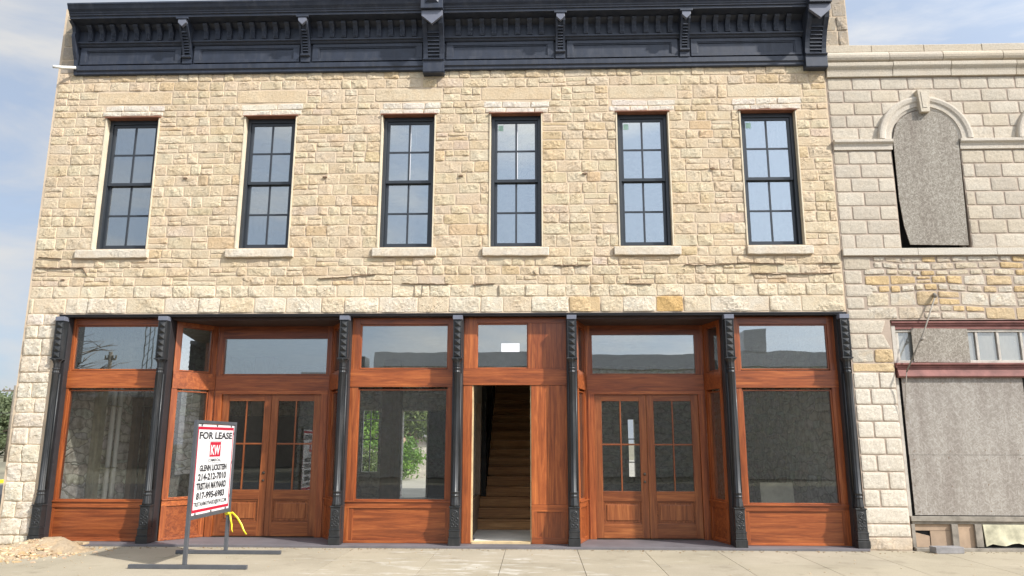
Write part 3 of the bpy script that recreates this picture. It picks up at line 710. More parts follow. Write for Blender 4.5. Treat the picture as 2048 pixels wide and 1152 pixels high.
for a, b in zip(edges[:-1], edges[1:]):
    a += half.get(a, 0.09) + 0.01; b -= half.get(b, 0.09) + 0.01
    m = MB(); yb = -0.048
    m.box(a + 0.02, -0.09, 8.425, b - 0.02, yb, 8.475); m.box(a + 0.02, -0.09, 8.70, b - 0.02, yb, 8.76)
    m.box(a + 0.02, -0.0905, 8.475, a + 0.13, yb, 8.70); m.box(b - 0.13, -0.0905, 8.475, b - 0.02, yb, 8.70)
    for (p0, p1, q0, q1) in ((a + 0.13, a + 0.15, 8.475, 8.70), (b - 0.15, b - 0.13, 8.475, 8.70), (a + 0.15, b - 0.15, 8.475, 8.49), (a + 0.15, b - 0.15, 8.68, 8.70)):
        m.box(p0, -0.078, q0, p1, yb, q1)
    m.box(a + 0.15, -0.062, 8.49, b - 0.15, yb, 8.68)
    obj('frieze_panel', m, 'cornice', cor, 0.003)
    n = int((b - a - 0.06) / 0.215); s0 = (a + b) / 2 - (n - 1) * 0.215 / 2
    for k in range(n):
        xx = s0 + k * 0.215; m = MB()
        m.prism([(-0.098, 8.862), (-0.155, 8.862), (-0.165, 8.90), (-0.155, 8.95), (-0.165, 9.0), (-0.20, 9.06), (-0.24, 9.10), (-0.25, 9.135), (-0.098, 9.135)], xx - 0.042, xx + 0.042, (0.5, 0, 0))
        for q in (-0.02, 0, 0.02): m.box(xx + q - 0.005, -0.172, 8.88, xx + q + 0.005, -0.15, 9.0)
        obj('modillion', m, 'cornice', cor)
def bracket(x, big):
    w = 0.19 if big else 0.085
    m = MB()
    if big:
        base = [(0.0, 8.14), (-0.155, 8.14), (-0.165, 8.16), (-0.165, 8.36), (-0.19, 8.37), (-0.20, 8.385), (-0.19, 8.40), (-0.12, 8.415), (0.0, 8.415)]
        body = [(0.0, 8.415), (-0.15, 8.42), (-0.16, 8.50), (-0.19, 8.60), (-0.23, 8.70), (-0.28, 8.80), (-0.35, 8.90), (-0.40, 8.96), (-0.43, 9.05), (-0.43, 9.2), (0.0, 9.2)]
    else:
        base = [(-0.05, 8.415), (-0.10, 8.415), (-0.10, 8.505), (-0.125, 8.51), (-0.145, 8.525), (-0.145, 8.55), (-0.12, 8.57), (-0.05, 8.57)]
        body = [(-0.05, 8.57), (-0.11, 8.57), (-0.13, 8.64), (-0.16, 8.72), (-0.20, 8.80), (-0.25, 8.88), (-0.31, 8.96), (-0.34, 9.02), (-0.35, 9.18), (-0.05, 9.18)]
    m.prism(base, x - w, x + w, (0.5, 0, 0))
    m.prism(body, x - w * 0.98, x - w * 0.55, (0.5, 0, 0)); m.prism(body, x + w * 0.55, x + w * 0.98, (0.5, 0, 0))
    inner = [(a + (0.03 if i not in (0, len(body) - 1) else 0), b) for i, (a, b) in enumerate(body)]
    m.prism(inner, x - w * 0.55, x + w * 0.55, (0.5, 0, 0))
    nr = 7 if big else 8
    for k in range(nr):
        f = (k + 0.5) / nr; z = body[1][1] + 0.03 + f * (0.42 if big else 0.36)
        ys = np.interp(z, [b for a, b in body[1:-1]], [a for a, b in body[1:-1]])
        m.box(x - w * 0.54, ys - 0.002, z - 0.010, x + w * 0.54, ys + 0.05, z + 0.010)
    br = obj('bracket', m, 'cornice', cor, 0.002)
    m = MB()
    if big:
        m.box(x - 0.195, -0.56, 9.17, x + 0.195, -0.2, 9.47)
        m.add([(x - 0.12, -0.562, 9.27), (x + 0.12, -0.562, 9.27), (x + 0.12, -0.562, 9.45), (x - 0.12, -0.562, 9.45), (x, -0.64, 9.36)], [(0, 1, 4), (1, 2, 4), (2, 3, 4), (3, 0, 4)])
        obj('keystone_block', m, 'cornice', br, 0.003)
        m = MB(); m.poly_y([(x - 0.185, 9.165), (x - 0.185, 9.06), (x, 8.90), (x + 0.185, 9.06), (x + 0.185, 9.165)], -0.50, -0.44)
        obj('pendant_plate', m, 'plate', br, 0.004)
    else:
        m.box(x - 0.11, -0.42, 9.125, x + 0.11, -0.30, 9.16); obj('bracket_cap', m, 'cornice', br, 0.003)
        m = MB(); m.poly_y([(x - 0.075, 9.125), (x - 0.075, 9.06), (x, 8.985), (x + 0.075, 9.06), (x + 0.075, 9.125)], -0.405, -0.34)
        obj('pendant_plate', m, 'plate', br, 0.004)
for x in BRS: bracket(x, False)
for x in BRB: bracket(x, True)
# curved end board at the left end
m = MB()
m.prism([(0.004, 8.24), (-0.06, 8.24), (-0.085, 8.40), (-0.10, 8.52), (-0.17, 8.66), (-0.215, 8.80), (-0.25, 8.91), (-0.235, 9.0), (-0.27, 9.09), (-0.38, 9.155), (0.004, 9.155)], X0 - 0.03, X0 + 0.03, (0.5, 0, 0))
obj('end_bracket', m, 'cornice', cor, 0.002)
m = MB(); m.tube([(-8.42, -0.10, 8.36), (-8.62, -0.22, 8.31), (-8.72, -0.30, 8.285)], 0.028, 12); obj('drain_spout', m, 'whitepipe', bld)

# ---------------------------------------------------------------- shopfront
m = MB(); m.box(-8.21, -0.02, 3.772, 5.14, 0.92, 3.79); m.box(-8.21, 0.0, 3.745, 5.14, 0.10, 3.772)
obj('steel_beam', m, 'ironside', bld, 0.002)
m = MB(); m.box(-8.22, -0.115, 0.0, 5.16, 0.95, 0.040); obj('threshold', m, 'slate', bld, 0.004)

def shopfront(o, ang, L_, glass_u, tr, gl, mid, pan, name='shopfront', panes=True, top=3.745, slot=None, zb=0.042):
    """wall of timber in its own frame: u along the wall, y into the room. tr/gl = z ranges of transom and main glass"""
    m = MB(); T = 0.09
    g0, g1 = glass_u
    tn = random.uniform(0.35, 0.65)
    m.vb(0, 0, zb, g0, T, top, t=tn); m.vb(g1, 0, zb, L_, T, top, t=tn + random.uniform(-0.1, 0.1))
    m.hb(g0, 0.0005, tr[1], g1, T, top)
    m.hb(-0.0, -0.012, mid[0], L_ + 0.0, T - 0.003, mid[1], t=random.uniform(0.45, 0.7))
    m.hb(0, -0.010, pan[1], L_, T - 0.003, gl[0] - 0.035)
    m.hb(0, -0.030, gl[0] - 0.035, L_, T - 0.004, gl[0] - 0.015, t=0.6)
    m.hb(g0, 0.0005, zb, g1, T, pan[0])
    m.vb(0.0, -0.010, pan[0] - 0.03, 0.075, T - 0.003, pan[1], t=0.55); m.vb(L_ - 0.075, -0.010, pan[0] - 0.03, L_, T - 0.003, pan[1], t=0.55)
    m.hb(0.0, -0.011, zb + 0.001, L_, T - 0.003, pan[0] - 0.03, t=0.5)
    # beads round the glass, a step behind the face
    for (za, zb_) in (tr, gl):
        zc = za - (0.015 if za == gl[0] else 0.0)
        m.vb(g0, 0.022, zc, g0 + 0.022, T + 0.01, zb_, t=0.6); m.vb(g1 - 0.022, 0.022, zc, g1, T + 0.01, zb_, t=0.35)
        m.hb(g0 + 0.022, 0.0225, zc, g1 - 0.022, T + 0.01, zc + 0.022, t=0.6); m.hb(g0 + 0.022, 0.0225, zb_ - 0.022, g1 - 0.022, T + 0.01, zb_, t=0.3)
    m.place(o, ang); w = obj(name, m, 'wood', bld, 0.003)
    m = MB(); m.hb(0.078, 0.012, pan[0], L_ - 0.078, 0.04, pan[1], t=random.uniform(0.25, 0.5)); m.place(o, ang); obj('bulkhead_panel', m, 'wood', w, 0.002)
    if panes:
        m = MB(); m.box(g0 + 0.01, 0.048, tr[0] + 0.01, g1 - 0.01, 0.052, tr[1] - 0.01); m.place(o, ang); obj('transom_pane', m, 'glass_tr', w)
        m = MB(); m.box(g0 + 0.01, 0.048, gl[0], g1 - 0.01, 0.052, gl[1] - 0.01); m.place(o, ang); obj('pane', m, 'glass', w)
    return w
YF = 0.18
shopfront((-8.175, YF, 0), 0, 1.73, (0.155, 1.665), (2.85, 3.63), (0.70, 2.515), (2.545, 2.84), (0.095, 0.575))
shopfront((-3.165, YF, 0), 0, 1.77, (0.145, 1.66), (2.865, 3.63), (0.72, 2.525), (2.56, 2.855), (0.11, 0.59))
shopfront((3.285, YF, 0), 0, 1.74, (0.125, 1.60), (2.845, 3.615), (0.69, 2.515), (2.545, 2.83), (0.085, 0.57))
def ang_wall(p0, p1, g):
    d = math.hypot(p1[0] - p0[0], p1[1] - p0[1]); a = math.atan2(p1[1] - p0[1], p1[0] - p0[0])
    return shopfront((p0[0], p0[1], 0), a, d, (g, d - g), (2.85, 3.63), (0.72, 2.515), (2.545, 2.84), (0.11, 0.59))
ang_wall((-6.255, 0.24), (-5.775, 0.85), 0.10)
ang_wall((-3.685, 0.85), (-3.345, 0.24), 0.09)
ang_wall((0.69, 0.24), (0.865, 0.85), 0.09)
ang_wall((2.945, 0.85), (3.095, 0.24), 0.09)
# door walls of the two recesses
def door_wall(x0, x1, d0, d1, tx0, tx1, ztr):
    m = MB(); Y = 0.85
    m.vb(x0, Y, 0.042, d0 - 0.06, Y + 0.1, 3.745); m.vb(d1 + 0.06, Y, 0.042, x1, Y + 0.1, 3.745)
    m.vb(x0 + 0.03, Y - 0.02, 0.042, d0, Y + 0.05, 2.53, t=0.55); m.vb(d1, Y - 0.02, 0.042, x1 - 0.03, Y + 0.05, 2.53, t=0.5)
    m.hb(x0 + 0.03, Y - 0.021, 2.475, x1 - 0.03, Y + 0.05, 2.54, t=0.6)
    m.hb(x0 + 0.02, Y - 0.012, 2.541, x1 - 0.02, Y + 0.09, ztr[0] - 0.01, t=0.45)
    m.hb(d0 - 0.06, Y + 0.0005, ztr[1], d1 + 0.06, Y + 0.1, 3.745, t=0.2)
    m.hb(d0 - 0.06, Y + 0.0005, 2.541, d1 + 0.06, Y + 0.085, ztr[0])
    if tx0 > d0 - 0.06: m.vb(d0 - 0.06, Y + 0.001, ztr[0], tx0, Y + 0.09, ztr[1])
    if tx1 < d1 + 0.06: m.vb(tx1, Y + 0.001, ztr[0], d1 + 0.06, Y + 0.09, ztr[1])
    m.hb(tx0, Y + 0.03, ztr[0], tx1, Y + 0.08, ztr[0] + 0.02, t=0.6)
    w = obj('door_surround', m, 'wood', bld, 0.003)
    m = MB(); m.box(tx0 + 0.002, Y + 0.045, ztr[0] + 0.02, tx1 - 0.002, Y + 0.049, ztr[1]); obj('transom_pane', m, 'glass_tr', w)
    m = MB(); m.box(d0, Y - 0.03, 0.041, d1, Y + 0.09, 0.052); obj('door_sill', m, 'hwmetal', w)
    mid = (d0 + d1) / 2
    for k, (a, b) in enumerate(((d0 + 0.004, mid - 0.003), (mid + 0.003, d1 - 0.004))):
        m = MB(); y0, y1 = Y + 0.02, Y + 0.065; st = 0.125; z0, z1 = 0.056, 2.470
        m.vb(a, y0, z0, a + st, y1, z1, t=0.5); m.vb(b - st, y0, z0, b, y1, z1, t=0.55)
        m.hb(a + st, y0 + 0.0005, z0, b - st, y1, 0.285); m.hb(a + st, y0 + 0.0005, 0.665, b - st, y1, 0.83); m.hb(a + st, y0 + 0.0005, 2.36, b - st, y1, z1)
        xm = (a + b) / 2
        m.vb(xm - 0.013, y0 + 0.006, 0.83, xm + 0.013, y1 - 0.003, 2.36, t=0.35); m.hb(a + st, y0 + 0.008, 1.600, b - st, y1 - 0.004, 1.628, t=0.5)
        for (p0, p1, q0, q1) in ((a + st, a + st + 0.02, 0.285, 0.665), (b - st - 0.02, b - st, 0.285, 0.665), (a + st + 0.02, b - st - 0.02, 0.285, 0.31), (a + st + 0.02, b - st - 0.02, 0.64, 0.665)):
            m.hb(p0, y0 + 0.010, q0, p1, y1 - 0.01, q1, t=0.3)
        d = obj('entrance_door', m, 'door', bld, 0.003)
        m = MB(); m.vb(a + st + 0.02, y0 + 0.022, 0.31, b - st - 0.02, y1 - 0.008, 0.64, t=0.55)
        m.vb(a + st + 0.055, y0 + 0.008, 0.345, b - st - 0.055, y0 + 0.022, 0.605, t=0.62); obj('raised_panel', m, 'door', d, 0.006)
        m = MB(); m.box(a + st, y0 + 0.02, 0.83, b - st, y0 + 0.024, 2.36); obj('pane', m, 'glass', d)
        if k == 0:
            for zz_, r in ((1.115, 0.026), (0.985, 0.022)):
                m = MB(); m.lathe([(0.001, 0), (r, 0.0), (r, 0.008), (r * 0.75, 0.014), (r * 0.5, 0.014), (0.001, 0.02)], 0, 0, 16)
                m.v = [(b - 0.06 + x, y0 - z, zz_ + y) for x, y, z in m.v]; m.f = [f[::-1] for f in m.f]; obj('lock', m, 'hwmetal', d)
    return w
door_wall(-5.775, -3.685, -5.625, -3.835, -5.645, -3.76, (2.825, 3.48))
door_wall(0.865, 2.945, 1.005, 2.820, 0.985, 2.80, (2.825, 3.535))
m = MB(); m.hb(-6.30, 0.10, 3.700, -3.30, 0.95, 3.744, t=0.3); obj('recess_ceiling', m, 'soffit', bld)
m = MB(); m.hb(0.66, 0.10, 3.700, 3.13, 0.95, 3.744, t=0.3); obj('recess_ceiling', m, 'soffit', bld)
# stair bay
m = MB(); z1 = 3.745
m.vb(-1.235, YF, 0.042, -1.085, YF + 0.09, 2.59); m.vb(-1.235, YF, 2.87, -1.02, YF + 0.09, z1)
m.hb(-1.02, YF + 0.0005, 3.645, 0.51, YF + 0.09, z1); m.hb(-1.24, YF - 0.012, 2.592, 0.515, YF + 0.09, 2.868, t=0.6)
m.vb(-0.147, YF + 0.001, 2.87, -0.085, YF + 0.09, 3.645); m.vb(-0.085, YF + 0.003, 2.87, 0.51, YF + 0.09, 3.644, t=0.35)
m.vb(-0.095, YF + 0.003, 0.655, 0.20, YF + 0.09, 2.590, t=0.8); m.vb(0.201, YF + 0.0035, 0.655, 0.51, YF + 0.09, 2.590, t=0.62)
m.hb(-0.095, YF - 0.002, 0.545, 0.51, YF + 0.09, 0.653); m.hb(-0.095, YF - 0.002, 0.043, 0.51, YF + 0.09, 0.14)
m.vb(-0.095, YF - 0.003, 0.14, -0.005, YF + 0.09, 0.545); m.vb(0.43, YF - 0.003, 0.14, 0.51, YF + 0.09, 0.545)
for q in ((-1.02, -1.0, 2.87, 3.645), (-0.167, -0.147, 2.87, 3.645)): m.vb(q[0], YF + 0.022, q[2], q[1], YF + 0.1, q[3])
m.hb(-1.0, YF + 0.022, 2.87, -0.167, YF + 0.1, 2.89); m.hb(-1.0, YF + 0.022, 3.622, -0.167, YF + 0.1, 3.645)
sb = obj('stair_doorway', m, 'wood', bld, 0.003)
m = MB(); m.vb(-0.005, YF + 0.014, 0.14, 0.43, YF + 0.04, 0.545, t=0.3); obj('bulkhead_panel', m, 'wood', sb)
m = MB(); m.box(-1.01, YF + 0.048, 2.88, -0.157, YF + 0.052, 3.635); obj('transom_pane', m, 'glass_tr', sb)
m = MB(); m.box(-1.085, YF + 0.01, 0.045, -1.068, YF + 0.16, 2.585); m.box(-0.112, YF + 0.02, 0.045, -0.098, YF + 0.16, 2.585); m.box(-1.068, YF - 0.01, 0.041, -0.112, YF + 0.13, 0.072); obj('raw_jamb', m, 'rawpine', sb)

# ---------------------------------------------------------------- cast iron columns
def column(x):
    m = MB(); Y0 = -0.045
    # base block with plinth bands
    m.box(-0.095, -0.10, 0.040, 0.095, 0.05, 0.155); m.box(-0.085, -0.088, 0.155, 0.085, 0.05, 0.265); m.box(-0.089, -0.094, 0.163, 0.089, 0.045, 0.18)
    m.box(-0.089, -0.094, 0.262, 0.089, 0.05, 0.28); m.box(-0.078, -0.080, 0.28, 0.078, 0.05, 0.62); m.box(-0.088, -0.092, 0.62, 0.088, 0.05, 0.642)
    rt = obj('column', m, 'iron', bld, 0.004); rt_off = x
    parts = []
    m = MB()                                                        # rosette and scrolls in relief
    def ring(cx, cz, r, t):
        n = 14; vs = []; fs = []
        for i in range(n):
            a = 2 * math.pi * i / n
            for (dr, dy) in ((-t, 0.0), (0, -0.010), (t, 0.0)): vs.append((cx + (r + dr) * math.cos(a), -0.079 + dy, cz + (r + dr) * math.sin(a)))
        for i in range(n):
            k = (i + 1) % n
            fs += [(i * 3, i * 3 + 1, k * 3 + 1, k * 3), (i * 3 + 1, i * 3 + 2, k * 3 + 2, k * 3 + 1)]
        m.add(vs, fs, smooth=True)
    ring(0, 0.535, 0.042, 0.010); ring(0, 0.535, 0.018, 0.010)
    for sx in (-1, 1):
        for zc in (0.445, 0.350): ring(sx * 0.034, zc, 0.024, 0.008)
    for zc in (0.398, 0.325, 0.48): ring(0, zc, 0.008, 0.008)
    parts.append(obj('base_ornament', m, 'iron', rt))
    m = MB()
    prof = [(0.080, 0.642), (0.078, 0.67), (0.060, 0.78), (0.058, 0.79), (0.066, 0.80), (0.066, 0.812), (0.057, 0.82), (0.056, 0.85), (0.064, 0.856), (0.064, 0.87), (0.054, 0.88),
            (0.054, 1.5), (0.053, 2.1), (0.052, 2.775), (0.060, 2.785), (0.060, 2.80), (0.052, 2.81), (0.052, 2.835), (0.061, 2.845), (0.061, 2.86), (0.052, 2.87)]
    m.lathe(prof, 0, -0.022, 32, flute=0.16)
    m.lathe([(0.015, 0.88), (0.015, 2.77)], -0.060, 0.0, 8); m.lathe([(0.015, 0.88), (0.015, 2.77)], 0.060, 0.0, 8)
    parts.append(obj('shaft', m, 'iron', rt))
    m = MB()
    m.lathe([(0.050, 2.865), (0.056, 2.90), (0.054, 2.93), (0.070, 2.975), (0.090, 2.995), (0.092, 3.01)], 0, -0.015, 24, flute=0.2)
    m.box(-0.088, -0.098, 3.008, 0.088, 0.05, 3.028)
    parts.append(obj('capital', m, 'iron', rt, 0.002))
    m = MB(); m.box(-0.072, -0.072, 3.028, 0.072, 0.05, 3.665)
    m.box(-0.072, -0.080, 3.028, -0.058, -0.072, 3.665); m.box(0.058, -0.080, 3.028, 0.072, -0.072, 3.665)
    for k in range(6):
        z0 = 3.040 + k * 0.1025; zc = z0 + 0.047; w = 0.054
        m.add([(-w, -0.0725, z0), (w, -0.0725, z0), (w, -0.0725, z0 + 0.094), (-w, -0.0725, z0 + 0.094), (0, -0.108, zc)], [(0, 1, 4), (1, 2, 4), (2, 3, 4), (3, 0, 4)])
    parts.append(obj('studded_block', m, 'iron', rt, 0.0015))
    m = MB(); m.box(-0.080, -0.090, 3.670, 0.080, 0.05, 3.742); parts.append(obj('column_cap', m, 'plate', rt, 0.003))
    m = MB(); m.box(-0.086, 0.052, 0.041, 0.086, 0.262, 3.743); parts.append(obj('column_return', m, 'ironside', rt, 0.003))
    for q in [rt] + parts:                                          # meshes were made in world terms about x=0
        off = wloc(bld)
        q.data.transform(Matrix.Translation(off))
    rt.location = (x - off.x, 0, 0)
    return rt
# column proto
def copy_tree(o, parent, dx):
    c = o.copy(); C.objects.link(c); c.parent = parent; c.location.x += dx
    for ch in list(o.children):
        k = ch.copy(); C.objects.link(k); k.parent = c
    return c
CX = [-8.145, -6.36, -3.245, -1.325, 0.585, 3.195, 5.085]
col0 = column(CX[0])
for x in CX[1:]: copy_tree(col0, bld, x - CX[0])

# ---------------------------------------------------------------- interior of the building
m = MB(); m.box(-8.45, 0.96, -0.05, 5.14, 10.3, 0.035); m.box(-1.06, 0.30, -0.05, 0.5, 0.96, 0.0415); obj('floor', m, 'concrete', bld)
m = MB(); m.box(-8.45, 0.93, 3.90, -1.25, 10.3, 4.1); m.box(0.45, 0.93, 3.90, 5.14, 10.3, 4.1); m.box(-8.45, 0.46, 3.80, 5.14, 0.92, 4.1); m.box(-8.86, 0.46, 8.95, 5.6, 10.6, 9.1); obj('ceiling', m, 'plaster', bld)
m = MB(); hw2 = MB(); holed_wall(hw2, 0.455, 10.3, 0, 3.898, [(4.7, 5.7, 0.9, 3.1), (6.2, 7.2, 0.9, 3.1)], 0, 0.612)  # two unseen side openings, added to let more daylight into the left shop
hw2.v = [(-8.812 + b_, a_, c_) for a_, b_, c_ in hw2.v]; hw2.f = [f[::-1] for f in hw2.f]; m.add(hw2.v, hw2.f); m.box(-8.812, 0.455, 4.102, -8.42, 10.3, 8.94); m.box(5.14, 0.455, 0, 5.60, 10.3, 8.94)
holed_wall(m, -8.42, 5.14, 0, 8.94, [(-5.28, -4.76, 0.76, 2.57), (-4.05, -3.30, 0.03, 2.56), (2.705, 2.90, 0.64, 2.31), (4.75, 5.05, 0.8, 2.5)], 10.3, 10.6)  # last opening is unseen, added to let more daylight into the right shop
obj('interior_stone_wall', m, 'intstone', bld)
m = MB(); m.box(-8.42, 0.456, 4.1, -8.40, 10.2, 8.9); m.box(5.10, 0.456, 4.1, 5.13, 10.2, 8.9); m.box(-8.4, 10.15, 4.1, 5.1, 10.2, 8.9); obj('upstairs_lining', m, 'plaster', bld)
m = MB(); m.box(-1.245, 0.30, 0.04, -1.20, 10.25, 8.8); m.box(0.47, 0.30, 0.04, 0.52, 10.25, 8.8); obj('stair_partition', m, 'whitewall', bld)
m = MB(); m.box(-1.20, 0.6, 0.042, -1.13, 2.7, 0.66); m.box(-1.20, 0.30, 2.60, 0.46, 0.34, 3.75); m.box(-1.2, 2.42, 0.66, -1.10, 2.5, 2.4); obj('stair_trim', m, 'browntrim', bld)
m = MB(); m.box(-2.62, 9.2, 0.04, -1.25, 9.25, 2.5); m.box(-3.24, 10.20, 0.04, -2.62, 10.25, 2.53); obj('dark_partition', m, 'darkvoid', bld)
m = MB()
m.box(-5.035, 10.36, 0.76, -5.01, 10.42, 2.57); m.box(-5.28, 10.37, 1.70, -4.76, 10.41, 1.73); m.box(-5.28, 10.36, 0.76, -5.25, 10.42, 2.57); obj('back_window', m, 'frame', bld)
m = MB(); m.box(2.705, 10.37, 1.05, 2.90, 10.41, 1.08); m.box(2.705, 10.37, 1.72, 2.90, 10.41, 1.75); m.box(2.705, 10.371, 1.08, 2.72, 10.409, 1.72); obj('back_window', m, 'frame', bld)
st = MB(); st.box(-1.15, 2.20, 0.0, 0.46, 2.21, 0.036); stair = obj('staircase', st, 'pine', bld)
for k in range(18):
    y = 2.20 + 0.255 * k; z = 0.04 + 0.185 * k; x0 = -1.13 if k < 3 else -1.02
    m = MB(); m.hb(x0, y, z, 0.465, y + 0.03, z + 0.152, t=random.uniform(0.35, 0.75)); m.hb(x0, y - 0.028, z + 0.155, 0.465, y + 0.24, z + 0.184, t=0.35)
    obj('step', m, 'pine', stair, 0.003)
m = MB(); m.box(-1.12, 2.9, 0.60, -1.03, 2.96, 3.4); m.prism([(2.98, 0.62), (2.98, 0.9), (6.8, 3.65), (6.8, 3.37)], -1.075, -1.04); obj('stair_string', m, 'darkvoid', stair)
# pipes, pilaster and trim on the left shop wall
m = MB()
m.tube([(-8.09, 1.75, 0.45), (-8.09, 1.75, 3.85)], 0.045, 12); m.tube([(-8.07, 1.94, 0.45), (-8.07, 1.94, 3.85)], 0.045, 12)
m.tube([(-8.09, 1.75, 0.04), (-8.09, 1.75, 0.40), (-8.01, 1.85, 0.50), (-8.07, 1.94, 0.6)], 0.05, 12)
obj('drain_pipe', m, 'whitepipe', bld)
m = MB(); m.box(-8.19, 1.28, 0.04, -8.14, 1.60, 3.85); m.box(-8.19, 1.36, 0.04, -8.10, 1.52, 3.85); m.box(-8.15, 1.55, 1.15, -8.03, 2.02, 1.165); m.box(-8.15, 1.55, 2.30, -8.03, 2.02, 2.315); obj('pipe_casing', m, 'cream', bld)
m = MB()
m.box(-8.19, 2.58, 2.35, -7.95, 4.19, 2.52); m.box(-8.19, 2.63, 0.04, -8.09, 2.83, 2.35); m.box(-8.19, 3.08, 0.04, -8.12, 3.22, 2.35); m.box(-8.19, 3.47, 0.04, -8.12, 3.61, 2.35); m.box(-8.19, 3.9, 0.04, -8.10, 4.1, 2.35)
obj('doorway_trim', m, 'browntrim', bld)
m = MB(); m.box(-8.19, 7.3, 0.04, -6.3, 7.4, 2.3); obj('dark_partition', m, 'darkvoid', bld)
for (a, w, y) in ((-4.25, 0.50, 8.2), (-7.6, 0.5, 7.5)):
    m = MB(); m.box(a, y, 0.04, a + w, y + 0.35, 3.88); m.box(a + 0.1, y - 0.03, 0.04, a + w - 0.1, y, 3.88); m.box(a + 0.2, y - 0.05, 0.04, a + w - 0.2, y - 0.03, 3.88); obj('interior_pilaster', m, 'browntrim', bld)

# leaning board inside the right shop, notice on the stair transom
t = MB(); t.box(-0.25, 0, 0, 0.30, 0.02, 0.95)
o = obj('leaning_panel', t, 'cream'); o.location = (4.12, 0.98, 0.04); o.rotation_euler = (R(-12), 0, R(-8)); tag(o, 'pale board leaning inside behind the large right-hand shop window', 'board')
m = MB(); m.box(-0.155, 0, -0.073, 0.155, 0.0012, 0.073); o = obj('paper_notice', m, 'paper'); o.location = (-0.447, YF + 0.0445, 3.23); tag(o, 'blank white paper notice stuck on the transom glass above the stair doorway', 'notice')

# ================================================================== NEIGHBOUR
nb = thing('neighbour_building', 'pale cut limestone building with arched boarded window and boarded shopfront on the right', 'building', (8.5, 0, 0))
NX0, NX1 = 5.175, 13.5
ARC = [6.75, 9.12, 11.5]; RI, RO = 0.565, 0.81
def npal(kind=''):
    b = random.choice([(0.62, 0.56, 0.46), (0.60, 0.53, 0.42), (0.64, 0.58, 0.48), (0.58, 0.52, 0.43)]); k = random.uniform(0.86, 0.98); return tuple(c * k for c in b)
def rubpal(kind=''):
    b = random.choice([(0.56, 0.44, 0.28), (0.58, 0.51, 0.39), (0.60, 0.45, 0.25), (0.54, 0.47, 0.37), (0.58, 0.53, 0.44), (0.58, 0.53, 0.44)]); k = random.uniform(0.93, 1.05); return tuple(c * k for c in b)
S = Stones()
def block_row(z0, z1, x0, x1, off, w=0.47, blocks=(), pal=npal, h=0.016):
    for a, b in subtract(x0, x1, blocks):
        x = a; first = True
        g = x0 + off
        js = [x0 + off + w * k for k in range(-1, 40)]
        js = [j for j in js if a + 0.08 < j < b - 0.08]
        pts = [a] + [j + random.uniform(-0.03, 0.03) for j in js] + [b]
        for p0, p1 in zip(pts[:-1], pts[1:]): S.stone([(p0, z0), (p1, z0), (p1, z1), (p0, z1)], 0, h, 0.8, pal(), 0.035, 'block', gap=0.0045)
rows = [8.0 - 0.236 * k for k in range(6)]
for k in range(5):
    z1, z0 = rows[k], rows[k + 1]
    bl = []
    for c in ARC:
        za, zb = max(z0 - 6.82, 0), z1 - 6.82
        hw_ = max(math.sqrt(max(0, 0.59 ** 2 - za * za)), math.sqrt(max(0, (RO - 0.03) ** 2 - zb * zb)))
        if hw_ > 0.05: bl.append((c + 0.015 - hw_, c + 0.015 + hw_))
    block_row(z0, z1, NX0, NX1, 0.28 if k % 2 else 0.45, blocks=bl)
for k in range(7):
    z1, z0 = 6.63 - 0.251 * k, 6.63 - 0.251 * (k + 1)
    block_row(z0, z1, NX0, NX1, 0.24 if k % 2 == 0 else 0.47, blocks=[(c - 0.57, c + 0.60) for c in ARC])
# quoins and the rubble band below the string course
q = [4.735, 4.50, 4.26, 4.04, 3.83, 3.66]
for k in range(5):
    wq = 0.46 if k % 2 == 0 else 0.30
    S.stone([(NX0, q[k + 1]), (NX0 + wq, q[k + 1]), (NX0 + wq, q[k]), (NX0, q[k])], 0, 0.018, 1, npal(), 0.03, 'block')
S2 = Stones()
rr_ = [4.735, 4.62, 4.50, 4.40, 4.24, 4.12, 3.88, 3.655]
for k in range(7):
    x0 = NX0 + (0.50 if k < 2 else 0.33)
    lay_row(S2, rr_[k + 1], rr_[k], [(x0, NX1)], '', 0.14 if rr_[k] - rr_[k + 1] < 0.16 else 0.24, 0.40 if rr_[k] - rr_[k + 1] < 0.16 else 0.52, 0.3, 0.03, 0.9, 0.028, pal=rubpal, wv=2.2, gap=0.009)
SP, S3, S4 = Stones(), Stones(), Stones()
# corner pier
pz = [0.02, 0.20, 0.40, 0.655, 0.925, 1.20, 1.465, 1.73, 1.99, 2.26, 2.52, 2.785]
def whitepal(): k = random.uniform(0.96, 1.03); return (0.66 * k, 0.61 * k, 0.52 * k)
PXR = 5.865
for k in range(1, 11):
    z0, z1 = pz[k], pz[k + 1]
    if k < 3: SP.stone([(NX0, z0), (PXR, z0), (PXR, z1), (NX0, z1)], 0, 0.02, 1, whitepal(), 0.03, 'block'); continue
    sx = NX0 + (0.26 if k % 2 else 0.42)
    SP.stone([(NX0, z0), (sx, z0), (sx, z1), (NX0, z1)], 0, 0.02, 1, whitepal(), 0.03, 'block'); SP.stone([(sx, z0), (PXR, z0), (PXR, z1), (sx, z1)], 0, 0.02, 1, whitepal(), 0.03, 'block')
S3.stone([(NX0, 0.0), (PXR, 0.0), (PXR + 0.02, 0.20), (NX0 - 0.01, 0.20)], 0.0, 0.04, 1.2, (0.58, 0.50, 0.40), 0.03)
S4.stone([(NX0, 2.785), (PXR, 2.785), (PXR, 2.94), (NX0, 2.94)], 0, 0.03, 1, (0.60, 0.47, 0.29)); S4.stone([(NX0, 2.94), (5.55, 2.94), (5.55, 3.17), (NX0, 3.17)], 0, 0.02, 0.8, (0.50, 0.47, 0.40)); S4.stone([(5.55, 2.94), (PXR, 2.94), (PXR, 3.17), (5.55, 3.17)], 0, 0.03, 1, (0.58, 0.45, 0.27))
